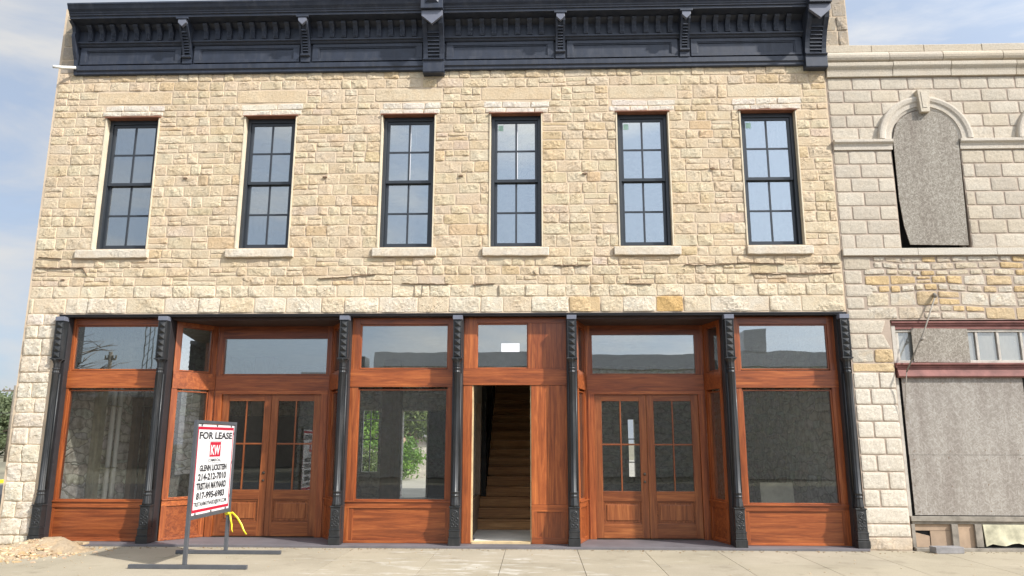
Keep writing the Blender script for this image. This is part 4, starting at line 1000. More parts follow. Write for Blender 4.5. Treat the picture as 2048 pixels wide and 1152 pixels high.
S.stone([(NX0, 3.17), (5.46, 3.17), (5.46, 3.42), (NX0, 3.42)], 0, 0.018, 1, npal(), 0.03, 'block'); S.stone([(5.46, 3.17), (5.84, 3.17), (5.74, 3.42), (5.46, 3.42)], 0, 0.018, 1, npal(), 0.03, 'block')
S.stone([(NX0, 3.42), (5.72, 3.42), (5.80, 3.655), (NX0, 3.655)], 0, 0.018, 1, npal(), 0.03, 'block')
SP.build('pier_facing', 'block', nb); S3.build('pier_base', 'stone', nb); S4.build('rubble_course', 'stone', nb)
S.build('cut_stone_facing', 'block', nb); S2.build('rubble_facing', 'stone', nb)
mb = MB()
holed_wall(mb, 5.168, NX1, 3.65, 8.0, [(c - 0.57, c + 0.60, 4.87, 6.83) for c in ARC] + [], 0.004, 0.40)
mb.box(5.168, 0.004, 0, 5.86, 0.40, 3.65)
mb.box(5.168, 0.004, 8.0, NX1, 0.4, 8.55)
w = obj('wall', mb, 'mortar2', nb)
# parapet courses
def course(z0, z1, prof, name, x0=NX0 - 0.01, x1=NX1, w=0.95, noise_=0.004):
    m = MB(); x = x0
    while x < x1:
        e = min(x1, x + w * random.uniform(0.85, 1.12)); c = npal(); dz = random.uniform(-0.004, 0.004); dy = random.uniform(-0.004, 0.004)
        m.prism([(a + dy, b + dz) for a, b in prof], x + 0.004, e - 0.004, c); x = e
    return obj(name, m, 'block', nb, 0.006)
course(0, 0, [(0.30, 8.46), (-0.05, 8.455), (-0.06, 8.47), (-0.055, 8.60), (-0.03, 8.615), (0.30, 8.615)], 'coping')
course(0, 0, [(0.1, 8.27), (-0.07, 8.272), (-0.105, 8.29), (-0.125, 8.33), (-0.13, 8.37), (-0.12, 8.41), (-0.09, 8.445), (0.1, 8.45)], 'parapet_torus', w=1.02)
course(0, 0, [(0.1, 8.005), (-0.045, 8.005), (-0.05, 8.09), (-0.06, 8.13), (-0.09, 8.17), (-0.10, 8.19), (-0.10, 8.255), (0.1, 8.262)], 'parapet_cove', w=1.1)
# string course, impost band
m = MB()
x = NX0
while x < NX1: e = min(NX1, x + random.uniform(1.1, 1.5)); m.box(x + 0.002, -0.05, 4.745, e - 0.002, 0.06, 4.868, col=(0.62, 0.58, 0.50)); x = e
obj('string_course', m, 'block', nb, 0.006)
ed = [NX0 - 0.02] + sum([[c - 0.53, c + 0.56] for c in ARC], []) + [NX1]
for a, b in zip(ed[0::2], ed[1::2]):
    m = MB(); m.prism([(0.05, 6.635), (-0.03, 6.635), (-0.032, 6.70), (-0.045, 6.735), (-0.075, 6.76), (-0.08, 6.77), (-0.08, 6.815), (0.05, 6.818)], a + 0.03, b - 0.03, (0.60, 0.55, 0.47)); obj('impost_band', m, 'block', nb, 0.004)
def arch_window(c, first):
    # spandrel fill inside the ring of blocks (wall above the spring line)
    m = MB(); n = 28
    prof = [(RI, 0.12), (RI, -0.02), (RI + 0.045, -0.035), (RI + 0.05, -0.05), (RI + 0.12, -0.055), (RI + 0.15, -0.075), (RI + 0.20, -0.085), (RO - 0.015, -0.08), (RO, -0.06), (RO + 0.004, 0.05)]
    vs = []; fs = []; k = len(prof)
    for i in range(n + 1):
        a = math.pi * i / n
        for r, y in prof: vs.append((c + 0.015 + r * math.cos(a), y, 6.825 + r * math.sin(a) * 0.97))
    for i in range(n):
        for j in range(k - 1): fs.append((i * k + j, i * k + j + 1, (i + 1) * k + j + 1, (i + 1) * k + j))
    for i in (0, n): fs.append(tuple(i * k + j for j in range(k)))
    m.add(vs, fs, (0.60, 0.55, 0.47)); aw = obj('arched_window', m, 'block', nb)
    m = MB(); kx = c + 0.015
    m.poly_y([(kx - 0.075, 7.285), (kx + 0.075, 7.285), (kx + 0.105, 7.70), (kx - 0.105, 7.70)], -0.135, 0.0, (0.60, 0.54, 0.44))
    m.poly_y([(kx - 0.04, 7.36), (kx + 0.035, 7.36), (kx + 0.055, 7.65), (kx - 0.055, 7.65)], -0.143, -0.13, (0.63, 0.57, 0.47))
    obj('keystone', m, 'block', aw, 0.005)
    # wall behind the ring with a round headed hole
    m = MB(); pts = [(c + 0.015 + (RI + 0.01) * math.cos(math.pi * i / n), 6.83 + (RI + 0.01) * 0.97 * math.sin(math.pi * i / n)) for i in range(n + 1)]
    outer = []
    m.poly_y([(p[0] * 1.0, p[1]) for p in pts], 0.30, 0.32, (0.1, 0.1, 0.1)); obj('dark_back', m, 'darkvoid', aw)
    # old timber frame right and jambs
    m = MB(); m.box(c + 0.50, 0.10, 4.87, c + 0.56, 0.20, 6.85); m.box(c - 0.57, 0.16, 4.87, c - 0.53, 0.2, 6.85); m.box(c - 0.57, 0.10, 4.87, c + 0.60, 0.2, 4.90)
    obj('old_frame', m, 'greywood', aw)
    m = MB(); m.box(c - 0.565, 0.302, 4.87, c + 0.595, 0.322, 6.83); obj('dark_back', m, 'darkvoid', aw)
    m = MB(); pts = [(-0.555, 0.0), (0.555, 0.0), (0.555, 1.90)] + [(0.555 * math.cos(math.pi * i / 20), 1.90 + 0.52 * math.sin(math.pi * i / 20)) for i in range(1, 20)] + [(-0.555, 1.90)]
    if first:
        pts[0] = (-0.43, 0.02); pts[1] = (0.555, 0.0)
        pts.insert(0, (-0.50, 0.35)); pts.insert(0, (-0.545, 0.8))
        pts = [(x + 0.012 * float(vnoise(x * 9, z * 9, 2.0)), z + 0.010 * float(vnoise(x * 7, z * 7, 5.0))) for x, z in pts]
    m.poly_y(pts, 0.0, 0.014); bd = obj('osb_board', m, 'osb2', aw, local=True)
    bd.location = Vector((c + 0.015, 0.075, 4.93)) - wloc(nb)
    if first: bd.rotation_euler = (R(2.0), 0, 0); bd.location.y -= 0.05
arch_window(ARC[0], True); arch_window(ARC[1], False); arch_window(ARC[2], False)
# boarded shopfront
m = MB(); x0, x1 = 5.885, 13.0
m.box(x0, 0.02, 3.56, x1, 0.20, 3.635); m.box(x0, -0.005, 3.60, x1, 0.02, 3.62); m.box(x0, 0.04, 3.50, x1, 0.20, 3.56)
m.box(x0, 0.0, 2.86, x1, 0.18, 2.905); m.box(x0 + 0.0, -0.04, 2.905, x1, 0.18, 2.935); m.box(x0 + 0.02, 0.01, 2.83, x1, 0.18, 2.858); m.prism([(0.18, 2.70), (-0.02, 2.70), (-0.035, 2.72), (0.0, 2.825), (0.18, 2.828)], x0 + 0.02, x1)
sf = obj('old_shopfront', m, 'redpaint', nb, 0.004)
m = MB(); m.box(x0 - 0.005, 0.05, 0.52, x0 + 0.045, 0.20, 2.70); m.box(x0 - 0.005, 0.03, 2.94, x0 + 0.06, 0.2, 3.60)
m.box(x0 + 0.06, 0.06, 2.94, x1, 0.16, 2.985); m.box(x0 + 0.06, 0.06, 3.455, x1, 0.16, 3.50)
for xx in (5.985, 7.275, 7.62, 8.0, 8.4, 9.0): m.box(xx - 0.02, 0.07, 2.985, xx + 0.02, 0.13, 3.455)
obj('transom_frame', m, 'oldwhite', sf, 0.004)
m = MB(); m.box(x0 + 0.06, 0.10, 2.985, x1, 0.104, 3.455); obj('transom_pane', m, 'glass_old', sf)
m = MB(); m.box(0, 0, 0, 0.91, 0.012, 0.56); b_ = obj('osb_board', m, 'osb2', sf, local=True); b_.location = Vector((6.205, 0.035, 2.955)) - wloc(nb); b_.rotation_euler = (0, R(0.6), 0)
m = MB(); m.box(5.965, 0.03, 1.467, 7.90, 0.042, 2.70); m.box(5.97, 0.032, 0.535, 7.90, 0.044, 1.463); m.box(8.02, 0.03, 1.467, 9.9, 0.042, 2.62); m.box(7.902, 0.032, 0.535, 9.9, 0.044, 1.463); m.box(7.902, 0.03, 1.467, 8.018, 0.042, 2.35); obj('osb_board', m, 'osb', sf)
for bx in (6.03, 6.6, 7.15, 7.7, 8.3):
    for bz in (0.60, 1.0, 1.40, 1.53, 2.05, 2.60):
        m = MB(); xx, zq = bx + random.uniform(-.03, .03), bz + random.uniform(-.02, .02); m.poly_y([(xx + 0.009 * math.cos(a * 1.05), zq + 0.009 * math.sin(a * 1.05)) for a in range(6)], 0.0275, 0.034); obj('screw', m, 'crackdark', sf)
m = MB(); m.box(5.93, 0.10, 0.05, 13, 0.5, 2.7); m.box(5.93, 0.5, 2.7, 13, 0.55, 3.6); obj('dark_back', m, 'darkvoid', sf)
m = MB(); m.box(5.885, 0.0, 0.445, 13, 0.09, 0.52); m.box(5.91, 0.03, 0.40, 13, 0.09, 0.443); m.box(5.885, 0.02, 0.05, 5.94, 0.09, 0.40)
m.box(6.50, 0.01, 0.06, 6.60, 0.09, 0.40); m.box(6.86, 0.01, 0.06, 6.97, 0.09, 0.40); m.box(5.9, -0.05, 0.0, 13, 0.1, 0.045); obj('old_sill', m, 'greywood', sf, 0.004)
m = MB(); m.box(5.94, 0.060, 0.30, 6.50, 0.075, 0.40); m.poly_y([(5.96, 0.05), (6.17, 0.05), (6.17, 0.22), (5.96, 0.27)], 0.062, 0.076); m.box(6.185, 0.060, 0.045, 6.50, 0.075, 0.295); m.box(6.60, 0.055, 0.045, 6.86, 0.07, 0.40); obj('tan_panel', m, 'tan', sf)
m = MB()
pts = [(7.0, 0.07)] + [(7.0 + 0.1 * k, 0.085 + 0.02 * math.sin(k * 1.7) + 0.004 * k) for k in range(1, 35)] + [(10.4, 0.40), (6.98, 0.40)]
m.poly_y(pts, 0.0, 0.02); obj('peeling_board', m, 'peel', sf)
m = MB(); m.tube([(6.62, -0.06, 4.06), (6.31, -0.16, 3.42), (5.98, -0.14, 2.78)], 0.013, 8); m.tube([(6.60, -0.09, 4.03), (6.62, -0.02, 4.08)], 0.03, 8); m.tube([(6.25, -0.17, 3.29), (6.31, -0.17, 3.33)], 0.02, 6); m.tube([(5.98, -0.14, 2.78), (5.92, -0.05, 2.1)], 0.007, 6); obj('iron_rod', m, 'greywood', nb)

# grey paving brick lying by the neighbour's sill
m = MB(); m.box(-0.22, -0.09, 0, 0.22, 0.09, 0.095); o = obj('concrete_brick', m, simple('grey_concrete_brick', (0.26, 0.25, 0.25), 0.9, bmp=0.5), bevel=0.006)
o.location = (6.28, -0.20, 0.001); o.rotation_euler = (0, 0, R(4)); tag(o, 'grey concrete brick on the pavement below the boarded shopfront', 'brick')

# ================================================================== LEASE SIGN
sg = thing('lease_sign', 'white and red for lease sign in a dark steel frame on skid feet', 'sign', (-4.68, -1.5, 0))
sx = -4.68; ya, yb = -2.17, -0.83
m = MB(); t2 = 0.024
m.box(sx - t2, ya - t2, 0.055, sx + t2, ya + t2, 1.945); m.box(sx - t2, yb - t2, 0.055, sx + t2, yb + t2, 1.945)
m.box(sx - t2 + 0.001, ya + t2, 1.90, sx + t2 - 0.001, yb - t2, 1.944); m.box(sx - t2 + 0.001, ya + t2, 0.615, sx + t2 - 0.001, yb - t2, 0.66)
obj('frame', m, 'signgrey', sg, 0.003)
for y in (ya, yb):
    m = MB(); m.box(-5.43, y - 0.028, 0.003, -3.84, y + 0.028, 0.054); obj('foot', m, 'signgrey', sg, 0.003)
m = MB(); u0, u1, z0, z1 = ya + 0.035, yb - 0.035, 0.668, 1.892
m.box(sx - 0.008, u0, z0, sx + 0.008, u1, z1); bo = obj('sign_board', m, 'signwhite', sg)
H = z1 - z0; Wd = u1 - u0; fx = sx + 0.0095
def zz_(f): return z1 - f * H
m = MB()
def strip(a, b, c, d, x=fx): m.box(x - 0.001, a, c, x, b, d)
strip(u0 + 0.02, u1 - 0.02, zz_(0.06), zz_(0.028)); strip(u0 + 0.02, u1 - 0.02, zz_(0.975), zz_(0.943)); strip(u0 + 0.02, u0 + 0.045, zz_(0.943), zz_(0.06)); strip(u1 - 0.045, u1 - 0.02, zz_(0.943), zz_(0.06))
ctr = (u0 + u1) / 2 - 0.02
strip(ctr - 0.17, ctr + 0.20, zz_(0.37), zz_(0.20)); obj('red_border', m, 'signred', bo)
def letters(body, a, b, f0, f1, mat, name, x=fx + 0.001, bold=0.045):
    u, z, fs = text_mb(body, a, b, zz_(f1), zz_(f0), bold)
    mm = MB(); mm.add([(x, uu, zq) for uu, zq in zip(u, z)], fs); obj(name, mm, mat, bo)
letters('FOR LEASE', u0 + 0.075, u1 - 0.07, 0.085, 0.168, 'signblack', 'lettering', bold=0.035)
letters('KW', ctr - 0.14, ctr + 0.175, 0.235, 0.35, 'signwhite', 'logo_letters', fx + 0.0015, 0.03)
m = MB()
for a, b, c, d in ((ctr - 0.21, ctr + 0.24, 0.19, 0.193), (ctr - 0.21, ctr + 0.24, 0.437, 0.44)): m.box(fx, a, zz_(d), fx + 0.0008, b, zz_(c))
for a in (ctr - 0.21, ctr + 0.236): m.box(fx, a, zz_(0.44), fx + 0.0008, a + 0.004, zz_(0.19))
obj('logo_outline', m, 'signgrey', bo)
letters('COMMERCIAL', ctr - 0.19, ctr + 0.22, 0.392, 0.425, 'signblack', 'lettering', bold=0.01)
letters('GLENN LICKSTEIN', u0 + 0.16, u1 - 0.19, 0.458, 0.53, 'signblack', 'lettering')
letters('214-212-7010', u0 + 0.13, u1 - 0.19, 0.552, 0.635, 'signblack', 'lettering')
letters('TRISTAN MAYNARD', u0 + 0.10, u1 - 0.17, 0.655, 0.735, 'signblack', 'lettering')
letters('817-995-6983', u0 + 0.12, u1 - 0.21, 0.757, 0.84, 'signblack', 'lettering')
letters('TRISTANMAYNARD@KW.COM', u0 + 0.06, u1 - 0.12, 0.862, 0.925, 'signblack', 'lettering', bold=0.02)
for uu in (0.1, 0.5, 0.9):
    for zf in (0.012, 0.988):
        m = MB(); y = u0 + uu * Wd; z = zz_(zf); m.box(fx - 0.002, y - 0.02, z - 0.012, fx + 0.004, y + 0.02, z + 0.012); obj('clip', m, 'signgrey', bo)
for zf in (0.1, 0.45, 0.85): m = MB(); m.box(fx - 0.002, u1 - 0.012, zz_(zf) - 0.02, fx + 0.004, u1 + 0.012, zz_(zf) + 0.02); obj('clip', m, 'signgrey', bo)
# caution tape knotted on the rear leg
m = MB()
def ribbon(pts, w):
    vs = []; fs = []
    for i, (q, dw) in enumerate(pts): vs += [(q[0] - dw[0] * w, q[1] - dw[1] * w, q[2] - dw[2] * w), (q[0] + dw[0] * w, q[1] + dw[1] * w, q[2] + dw[2] * w)]
    for i in range(len(pts) - 1): fs.append((2 * i, 2 * i + 1, 2 * i + 3, 2 * i + 2))
    m.add(vs, fs, smooth=True)
ribbon([((-4.66, yb - 0.03, 0.585), (0, .3, 1)), ((-4.60, yb - 0.04, 0.60), (0.2, 0, 1)), ((-4.52, yb - 0.05, 0.53), (0.8, 0, .6)), ((-4.45, yb - 0.05, 0.43), (0.9, .2, .4)), ((-4.40, yb - 0.06, 0.34), (0.7, 0, .3)), ((-4.36, yb - 0.06, 0.29), (0.6, .3, .3))], 0.015)
ribbon([((-4.64, yb - 0.035, 0.59), (1, 0, 0)), ((-4.62, yb - 0.045, 0.50), (1, .3, .1)), ((-4.60, yb - 0.04, 0.43), (.8, .5, 0)), ((-4.595, yb - 0.04, 0.36), (.6, .2, 0)), ((-4.575, yb - 0.05, 0.32), (.5, 0, .1))], 0.012)
m.tube([(-4.715, yb - 0.03, 0.58), (-4.68, yb - 0.035, 0.60), (-4.64, yb - 0.03, 0.585)], 0.016, 8)
m.box(-4.712, yb - 0.030, 0.565, -4.65, yb + 0.030, 0.605)
me_ = obj('caution_tape', m, 'yellow'); sol = me_.modifiers.new('thick', 'SOLIDIFY'); sol.thickness = 0.002
tag(me_, 'yellow caution tape knotted round the rear leg of the lease sign', 'tape')

# ================================================================== PAVEMENT WEAR
def ground_crack(pts, w=0.008):
    P_ = []
    for (a, b), (c, d) in zip(pts[:-1], pts[1:]):
        n_ = max(2, int(math.hypot(c - a, d - b) / 0.08))
        for k in range(n_): f = k / n_; P_.append((a + (c - a) * f + random.uniform(-.015, .015), b + (d - b) * f + random.uniform(-.012, .012)))
    P_.append(pts[-1]); m = MB(); n_ = len(P_); ws = [w * random.uniform(0.3, 1.0) for _ in P_]
    m.add([(x, y - q, 0.0035) for (x, y), q in zip(P_, ws)] + [(x, y + q, 0.0035) for (x, y), q in zip(P_, ws)], [(k, k + 1, n_ + k + 1, n_ + k) for k in range(n_ - 1)])
    tag(obj('pavement_crack', m, 'crackdark'), kind='structure')
ground_crack([(6.25, -0.25), (6.9, -0.9), (7.6, -1.35), (8.6, -2.1)], 0.006); ground_crack([(5.1, -0.6), (5.6, -1.3), (6.3, -1.9), (6.8, -2.8)], 0.005); ground_crack([(-3.6, -0.7), (-3.2, -1.2), (-2.2, -1.5)], 0.004)
def grit():
    cube = np.array([(-1, -1, -1), (1, -1, -1), (1, 1, -1), (-1, 1, -1), (-1, -1, 1), (1, -1, 1), (1, 1, 1), (-1, 1, 1)], float)
    cf = np.array([(0, 3, 2, 1), (4, 5, 6, 7), (0, 1, 5, 4), (1, 2, 6, 5), (2, 3, 7, 6), (3, 0, 4, 7)])
    Vs, Fs, Cs, cnt = [], [], [], 0
    for k in range(900):
        if k % 3: px, py = rng.uniform(-8.9, 12), -0.13 - abs(rng.normal(0, 0.10))
        elif k % 2: px, py = rng.normal(-7.6, 0.9), rng.normal(-1.3, 0.6)
        else: px, py = rng.uniform(-9, 10), rng.uniform(-3, -0.2)
        if py > -0.12: continue
        q = cube * rng.uniform(0.003, 0.011) * np.array([rng.uniform(.8, 1.5), 1, 0.5]) * rng.uniform(.6, 1, (8, 3))
        Vs.append(q + np.array([px, py, 0.004])); Fs.append(cf + cnt); cnt += 8; Cs.append(np.tile([(0.5, 0.42, 0.3), (0.3, 0.22, 0.14), (0.2, 0.15, 0.1)][k % 3], (6, 1)))
    tag(np_obj('grit', np.concatenate(Vs), np.concatenate(Fs), np.concatenate(Cs), 'stone'), 'fine stone grit scattered along the foot of the shopfront', 'grit', kind='stuff')
grit()
# ================================================================== RUBBLE HEAP
def heap():
    n = 70; xs = np.linspace(-8.95, -6.75, n); ys = np.linspace(-2.35, -0.12, n)
    X, Y = np.meshgrid(xs, ys)
    def g(cx, cy, sx, sy, h): return h * np.exp(-(((X - cx) / sx) ** 2 + ((Y - cy) / sy) ** 2))
    Z = g(-7.6, -0.75, 0.40, 0.34, 0.20) + g(-8.05, -1.3, 0.46, 0.38, 0.15) + g(-7.2, -0.62, 0.28, 0.28, 0.12) + g(-8.35, -1.1, 0.4, 0.5, 0.08)
    Z = Z + 0.03 * vnoise(X * 9, Y * 9, 1) * (Z > 0.03) + 0.015 * vnoise(X * 25, Y * 25, 3) * (Z > 0.02) - 0.035
    V = np.stack([X, Y, Z], -1).reshape(-1, 3); idx = np.arange(n * n).reshape(n, n)
    F = np.stack([idx[:-1, :-1], idx[:-1, 1:], idx[1:, 1:], idx[1:, :-1]], -1).reshape(-1, 4)
    Vs = [V]; Fs = [F]; Cs = [np.tile((0.36, 0.29, 0.205), (len(F), 1))]; cnt = len(V)
    cube = np.array([(-1, -1, -1), (1, -1, -1), (1, 1, -1), (-1, 1, -1), (-1, -1, 1), (1, -1, 1), (1, 1, 1), (-1, 1, 1)], float)
    cf = np.array([(0, 3, 2, 1), (4, 5, 6, 7), (0, 1, 5, 4), (1, 2, 6, 5), (2, 3, 7, 6), (3, 0, 4, 7)])
    for k in range(1500):
        a = rng.normal(0, 1, 2); c = ((-8.0, -1.32) if k % 3 else (-7.6, -0.85))
        px, py = c[0] + a[0] * 0.36, c[1] + a[1] * 0.28
        if py > -0.13 or px < -8.95: continue
        pz = float(np.interp(0, [0], [0])) + 0.20 * math.exp(-(((px + 7.6) / .40) ** 2 + ((py + .75) / .34) ** 2)) + 0.15 * math.exp(-(((px + 8.05) / .46) ** 2 + ((py + 1.3) / .4) ** 2)) - 0.03
        pz = max(pz, 0.004)
        s = rng.uniform(0.008, 0.026) * (1.7 if rng.random() < 0.08 else 1) * np.array([rng.uniform(0.8, 1.6), rng.uniform(0.7, 1.3), rng.uniform(0.3, 0.7)])
        q = cube * s * rng.uniform(0.65, 1.0, (8, 3))
        ra, rb = rng.uniform(0, 6.28), rng.uniform(-0.6, 0.6)
        Rz = np.array([[math.cos(ra), -math.sin(ra), 0], [math.sin(ra), math.cos(ra), 0], [0, 0, 1]]); Rx = np.array([[1, 0, 0], [0, math.cos(rb), -math.sin(rb)], [0, math.sin(rb), math.cos(rb)]])
        Vs.append(q @ Rx.T @ Rz.T + np.array([px, py, pz])); Fs.append(cf + cnt); cnt += 8
        cl = [(0.60, 0.50, 0.33), (0.62, 0.55, 0.42), (0.50, 0.36, 0.20), (0.40, 0.30, 0.19), (0.55, 0.40, 0.28)][k % 5]
        Cs.append(np.tile(cl, (6, 1)))
    # flat slabs on the far side
    for (cx, cy, cz, a, b, c, rz) in ((-7.62, -0.42, 0.155, 0.13, 0.08, 0.02, 0.3), (-7.18, -0.40, 0.09, 0.15, 0.07, 0.018, -0.3), (-6.95, -0.55, 0.02, 0.10, 0.05, 0.012, 0.1)):
        q = cube * np.array([a, b, c]) * rng.uniform(0.8, 1, (8, 3)); Rz = np.array([[math.cos(rz), -math.sin(rz), 0], [math.sin(rz), math.cos(rz), 0], [0, 0, 1]])
        Vs.append(q @ Rz.T + np.array([cx, cy, cz])); Fs.append(cf + cnt); cnt += 8; Cs.append(np.tile((0.42, 0.33, 0.22), (6, 1)))
    o = np_obj('rubble_heap', np.concatenate(Vs), np.concatenate(Fs), np.concatenate(Cs), 'stone')
    tag(o, 'heap of broken tan stone and dirt on the pavement at the left corner', 'rubble', kind='stuff')
heap()

# ================================================================== TREES, HOUSES, POLES
def tree(name, label, x, y, h, r, mat, n=9000, trunk_r=0.22, z0=-0.1, crown_z=0.35, leaf=0.16, group=None, flat=1.0, bare=False):
    t = thing(name, label, 'tree', (x, y, z0), group)
    m = MB(); random.seed(int(abs(x * 13 + y * 7))); lr = np.random.default_rng(int(abs(x * 31 + y * 17)))
    m.tube([(x, y, z0), (x + 0.1, y, z0 + h * 0.25), (x - 0.05, y + 0.1, z0 + h * 0.5), (x, y, z0 + h * 0.8)], [trunk_r, trunk_r * 0.8, trunk_r * 0.5, trunk_r * 0.12], 10)
    tips = []
    for k in range(14 if not bare else 22):
        a = random.uniform(0, 6.28); zb = z0 + h * random.uniform(0.25, 0.6); L_ = r * random.uniform(0.6, 1.0); up = h * random.uniform(0.08, 0.3)
        p1 = (x + math.cos(a) * L_ * 0.5, y + math.sin(a) * L_ * 0.5, zb + up * 0.6); p2 = (x + math.cos(a) * L_, y + math.sin(a) * L_, zb + up)
        m.tube([(x, y, zb), p1, p2], [trunk_r * 0.4, trunk_r * 0.22, trunk_r * 0.06], 6); tips += [p1, p2]
        for j in range(5 if not bare else 14):
            b = a + random.uniform(-1.3, 1.3); f = random.uniform(0.3, 1.0); q = (x + math.cos(a) * L_ * f, y + math.sin(a) * L_ * f, zb + up * f)
            l2 = L_ * random.uniform(0.2, 0.5); q2 = (q[0] + math.cos(b) * l2, q[1] + math.sin(b) * l2, q[2] + random.uniform(0.0, 0.5) * l2 + 0.1)
            m.tube([q, ((q[0] + q2[0]) / 2, (q[1] + q2[1]) / 2, (q[2] + q2[2]) / 2 + 0.05), q2], [trunk_r * 0.14, trunk_r * 0.09, trunk_r * 0.03], 4); tips.append(q2)
    obj('trunk', m, 'bark', t)
    if bare: return t
    # leaf clusters through the volume
    nc = 70; zc = z0 + h * (crown_z + (1 - crown_z) / 2); hz = h * (1 - crown_z) / 2
    d = lr.normal(0, 1, (nc, 3)); d /= np.linalg.norm(d, axis=1)[:, None]; rad = lr.uniform(0.35, 1.0, (nc, 1)) ** 0.6
    cc = d * rad * np.array([r, r, hz * flat]) * lr.uniform(0.75, 1.1, (nc, 1)) + np.array([x, y, zc])
    k = lr.integers(0, nc, n); cs = lr.uniform(0.16, 0.34, nc) * r; ct = lr.uniform(0.0, 0.75, nc)
    P = cc[k] + lr.normal(0, 1, (n, 3)) * cs[k][:, None] * np.array([1, 1, 0.7]) * 0.6
    P[:, 2] = np.maximum(P[:, 2], z0 + 0.15)
    u = lr.normal(0, 1, (n, 3)); u /= np.linalg.norm(u, axis=1)[:, None]; v = np.cross(u, lr.normal(0, 1, (n, 3))); v /= np.linalg.norm(v, axis=1)[:, None]
    s = leaf * lr.uniform(0.6, 1.3, (n, 1))
    V = np.stack([P - u * s, P + v * s * 0.5, P + u * s, P - v * s * 0.5], 1).reshape(-1, 3)
    F = np.arange(4 * n).reshape(n, 4); tn = np.clip(ct[k] + lr.uniform(0, 0.3, n), 0, 1)
    np_obj('crown', V, F, np.stack([tn, tn, tn], 1), mat, t)
    return t
tree('leafy_tree', 'bright green leafy tree seen through the back window', -9.3, 27, 9.5, 3.4, 'leafA', 14000, crown_z=0.15)
tree('leafy_tree', 'tall olive green tree seen through the open back door', -7.6, 34, 11.0, 4.2, 'leafB', 20000, crown_z=0.12)
tree('leafy_tree', 'light green tree left of the open back doorway view', -11.2, 31, 8, 3.0, 'leafA', 7000, crown_z=0.1)
tree('shrub', 'sprawling light green shrub on the back lot fence', -6.6, 22.5, 1.9, 1.5, 'leafA', 4000, 0.06, crown_z=0.05, leaf=0.09)
tree('shrub', 'dark round shrub under the back window', -8.4, 21.0, 1.6, 0.8, 'leafA', 2500, 0.06, crown_z=0.05, leaf=0.08)
tree('shrub', 'small spiky shrub at the left edge of the open back door', -6.9, 18.5, 1.5, 0.45, 'leafB', 1500, 0.05, crown_z=0.05, leaf=0.07)
tree('street_tree', 'distant green tree behind the utility pole at the left edge', -58, 66, 6.8, 4.2, 'leafC', 9000, crown_z=0.1, leaf=0.2)
tree('street_tree', 'low rounded distant tree left of the utility pole', -66, 78, 5.2, 5.5, 'leafC', 8000, crown_z=0.0, leaf=0.22)
def house(label, x0, x1, y0, y1, h, rh, wall, roof):
    t = thing('house', label, 'house', ((x0 + x1) / 2, y0, -0.1)); m = MB()
    m.box(x0, y0, -0.1, x1, y1, h); hw = obj('wall', m, wall, t)
    m = MB(); ym = (y0 + y1) / 2
    m.prism([(y0 - 0.4, h - 0.05), (ym, h + rh), (y1 + 0.4, h - 0.05), (y1 + 0.4, h + 0.06), (ym, h + rh + 0.14), (y0 - 0.4, h + 0.06)], x0 - 0.4, x1 + 0.4); obj('roof', m, roof, t)
    m = MB(); wx = (x0 + x1) / 2; m.box(wx - 0.6, y0 - 0.03, 0.9, wx + 0.6, y0 + 0.02, 2.0); f_ = obj('window', m, 'oldwhite', t); m = MB(); m.box(wx - 0.52, y0 - 0.04, 0.98, wx + 0.52, y0 - 0.031, 1.92); obj('pane', m, 'glass_old', f_)
house('low tan house with brown shingle roof seen through the back window', -15, -9.9, 38, 45, 1.9, 1.5, 'tan', 'roofbrown')
house('pale gabled house with grey roof seen through the open back door', -12, -6.3, 48, 55, 2.0, 1.9, 'siding', 'roofgrey')
m = MB()
for k in range(24): m.box(-9.0 + k * 0.25, 24.4, -0.1, -9.0 + k * 0.25 + 0.235, 24.43, 1.35 + 0.01 * (k % 3))
tag(obj('board_fence', m, 'siding'), 'pale board fence at the back of the lot behind the doorway', 'fence')
def pole(label, x, y, h, arm=1.2):
    t = thing('utility_pole', label, 'utility pole', (x, y, -0.1)); m = MB(); m.tube([(x, y, -0.1), (x, y, h)], [0.19, 0.13], 12); obj('shaft', m, 'pole', t)
    m = MB(); m.box(x - arm, y - 0.06, h - 0.5, x + arm, y + 0.06, h - 0.36)
    for q in (-0.9, -0.45, 0.45, 0.9): m.tube([(x + q * arm, y, h - 0.36), (x + q * arm, y, h - 0.2)], 0.05, 6)
    obj('crossarm', m, 'pole', t)
pole('weathered utility pole with crossarm beyond the left corner of the building', -44.1, 50, 6.2, 1.1)
m = MB(); m.tube([(-90, 50, 4.1), (-60, 50, 3.7), (-44.2, 50, 3.9)], 0.035, 5); m.tube([(-90, 50, 2.4), (-44.2, 50, 2.2)], 0.02, 5); tag(obj('power_line', m, 'darkvoid'), 'dark cable running to the utility pole at the left edge', 'cable')
m = MB(); m.tube([(-20, 19, 3.35), (-5, 19.5, 3.1), (10, 19, 3.3)], 0.012, 5); m.tube([(-20, 19, 2.75), (-5, 19.5, 2.52), (10, 19, 2.7)], 0.018, 5); tag(obj('power_line', m, 'darkvoid'), 'pair of thin cables crossing behind the open back door', 'cable')

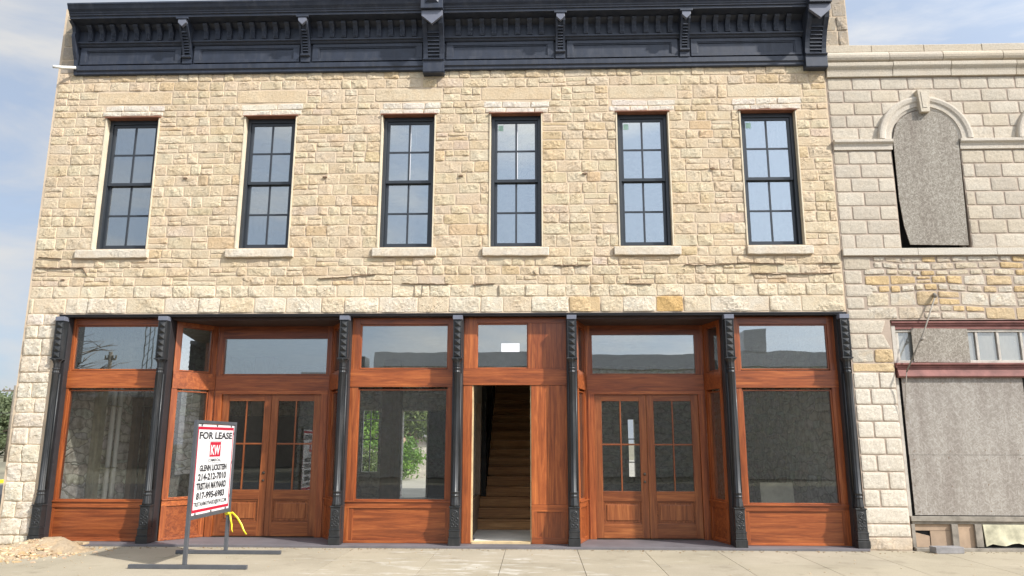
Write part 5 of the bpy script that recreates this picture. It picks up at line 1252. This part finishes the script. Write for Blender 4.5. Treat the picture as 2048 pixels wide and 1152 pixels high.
# things across the street, seen only as reflections
op = thing('opposite_building', 'long low stone building with metal parapet across the street', 'building', (0, -25, 0))
m = MB(); m.box(-8.2, -33, -0.1, 14.7, -25.0, 5.35); m.box(-12.4, -33, -0.1, -8.25, -25.05, 4.6); obj('wall', m, 'intstone', op)
m = MB(); m.box(-8.25, -33.05, 5.352, 14.75, -24.9, 6.1); m.box(-12.45, -33.05, 4.602, -8.26, -24.95, 5.2); m.box(10.4, -25.9, 6.102, 11.5, -24.85, 7.2); obj('parapet', m, 'metalroof', op)
for nm, lb, a, b, y, h in (('brick_store', 'dark brick store row farther left across the street', -60, -14.5, -38, 4.6), ('brick_store', 'brown brick store row farther right across the street', 16.0, 60, -36, 4.8)):
    t = thing(nm, lb, 'building', ((a + b) / 2, y, 0)); m = MB(); m.box(a, y - 8, -0.1, b, y, h); obj('wall', m, 'browntrim', t)
    m = MB(); m.box(a - 0.1, y - 8.1, h + 0.002, b + 0.1, y + 0.1, h + 0.3); obj('coping', m, 'metalroof', t)
ac = thing('condenser_unit', 'grey air conditioning condenser on the opposite roof', 'air conditioner', (-9.2, -26, 5.2))
m = MB(); m.box(-10.0, -27, 5.205, -8.9, -25.6, 6.0); bb = obj('casing', m, 'greymetal', ac, 0.05)
m = MB()
for k in range(10): m.box(-9.95 + k * 0.108, -25.595, 5.25, -9.92 + k * 0.108, -25.57, 5.95)
obj('grille', m, 'darkvoid', bb)
tree('bare_tree', 'bare branched tree across the street, reflected in the left transom', -25.5, -25, 9.0, 4.2, 'leafB', bare=True, trunk_r=0.2)
pole('tall utility pole across the street reflected in the left transom', -25.5, -31, 6.9, 0.4)
mt = MB()
for dx in (-0.25, 0.05, 0.35): mt.tube([(-20.6 + dx, -26, -0.1), (-20.6 + dx * 0.7, -26, 13)], 0.035, 5)
for k in range(24): mt.tube([(-20.82, -26, 0.5 * k), (-20.3, -26, 0.5 * k + 0.5)], 0.015, 4)
tag(obj('lattice_mast', mt, 'greymetal'), 'thin lattice mast across the street reflected in the left transom', 'mast')
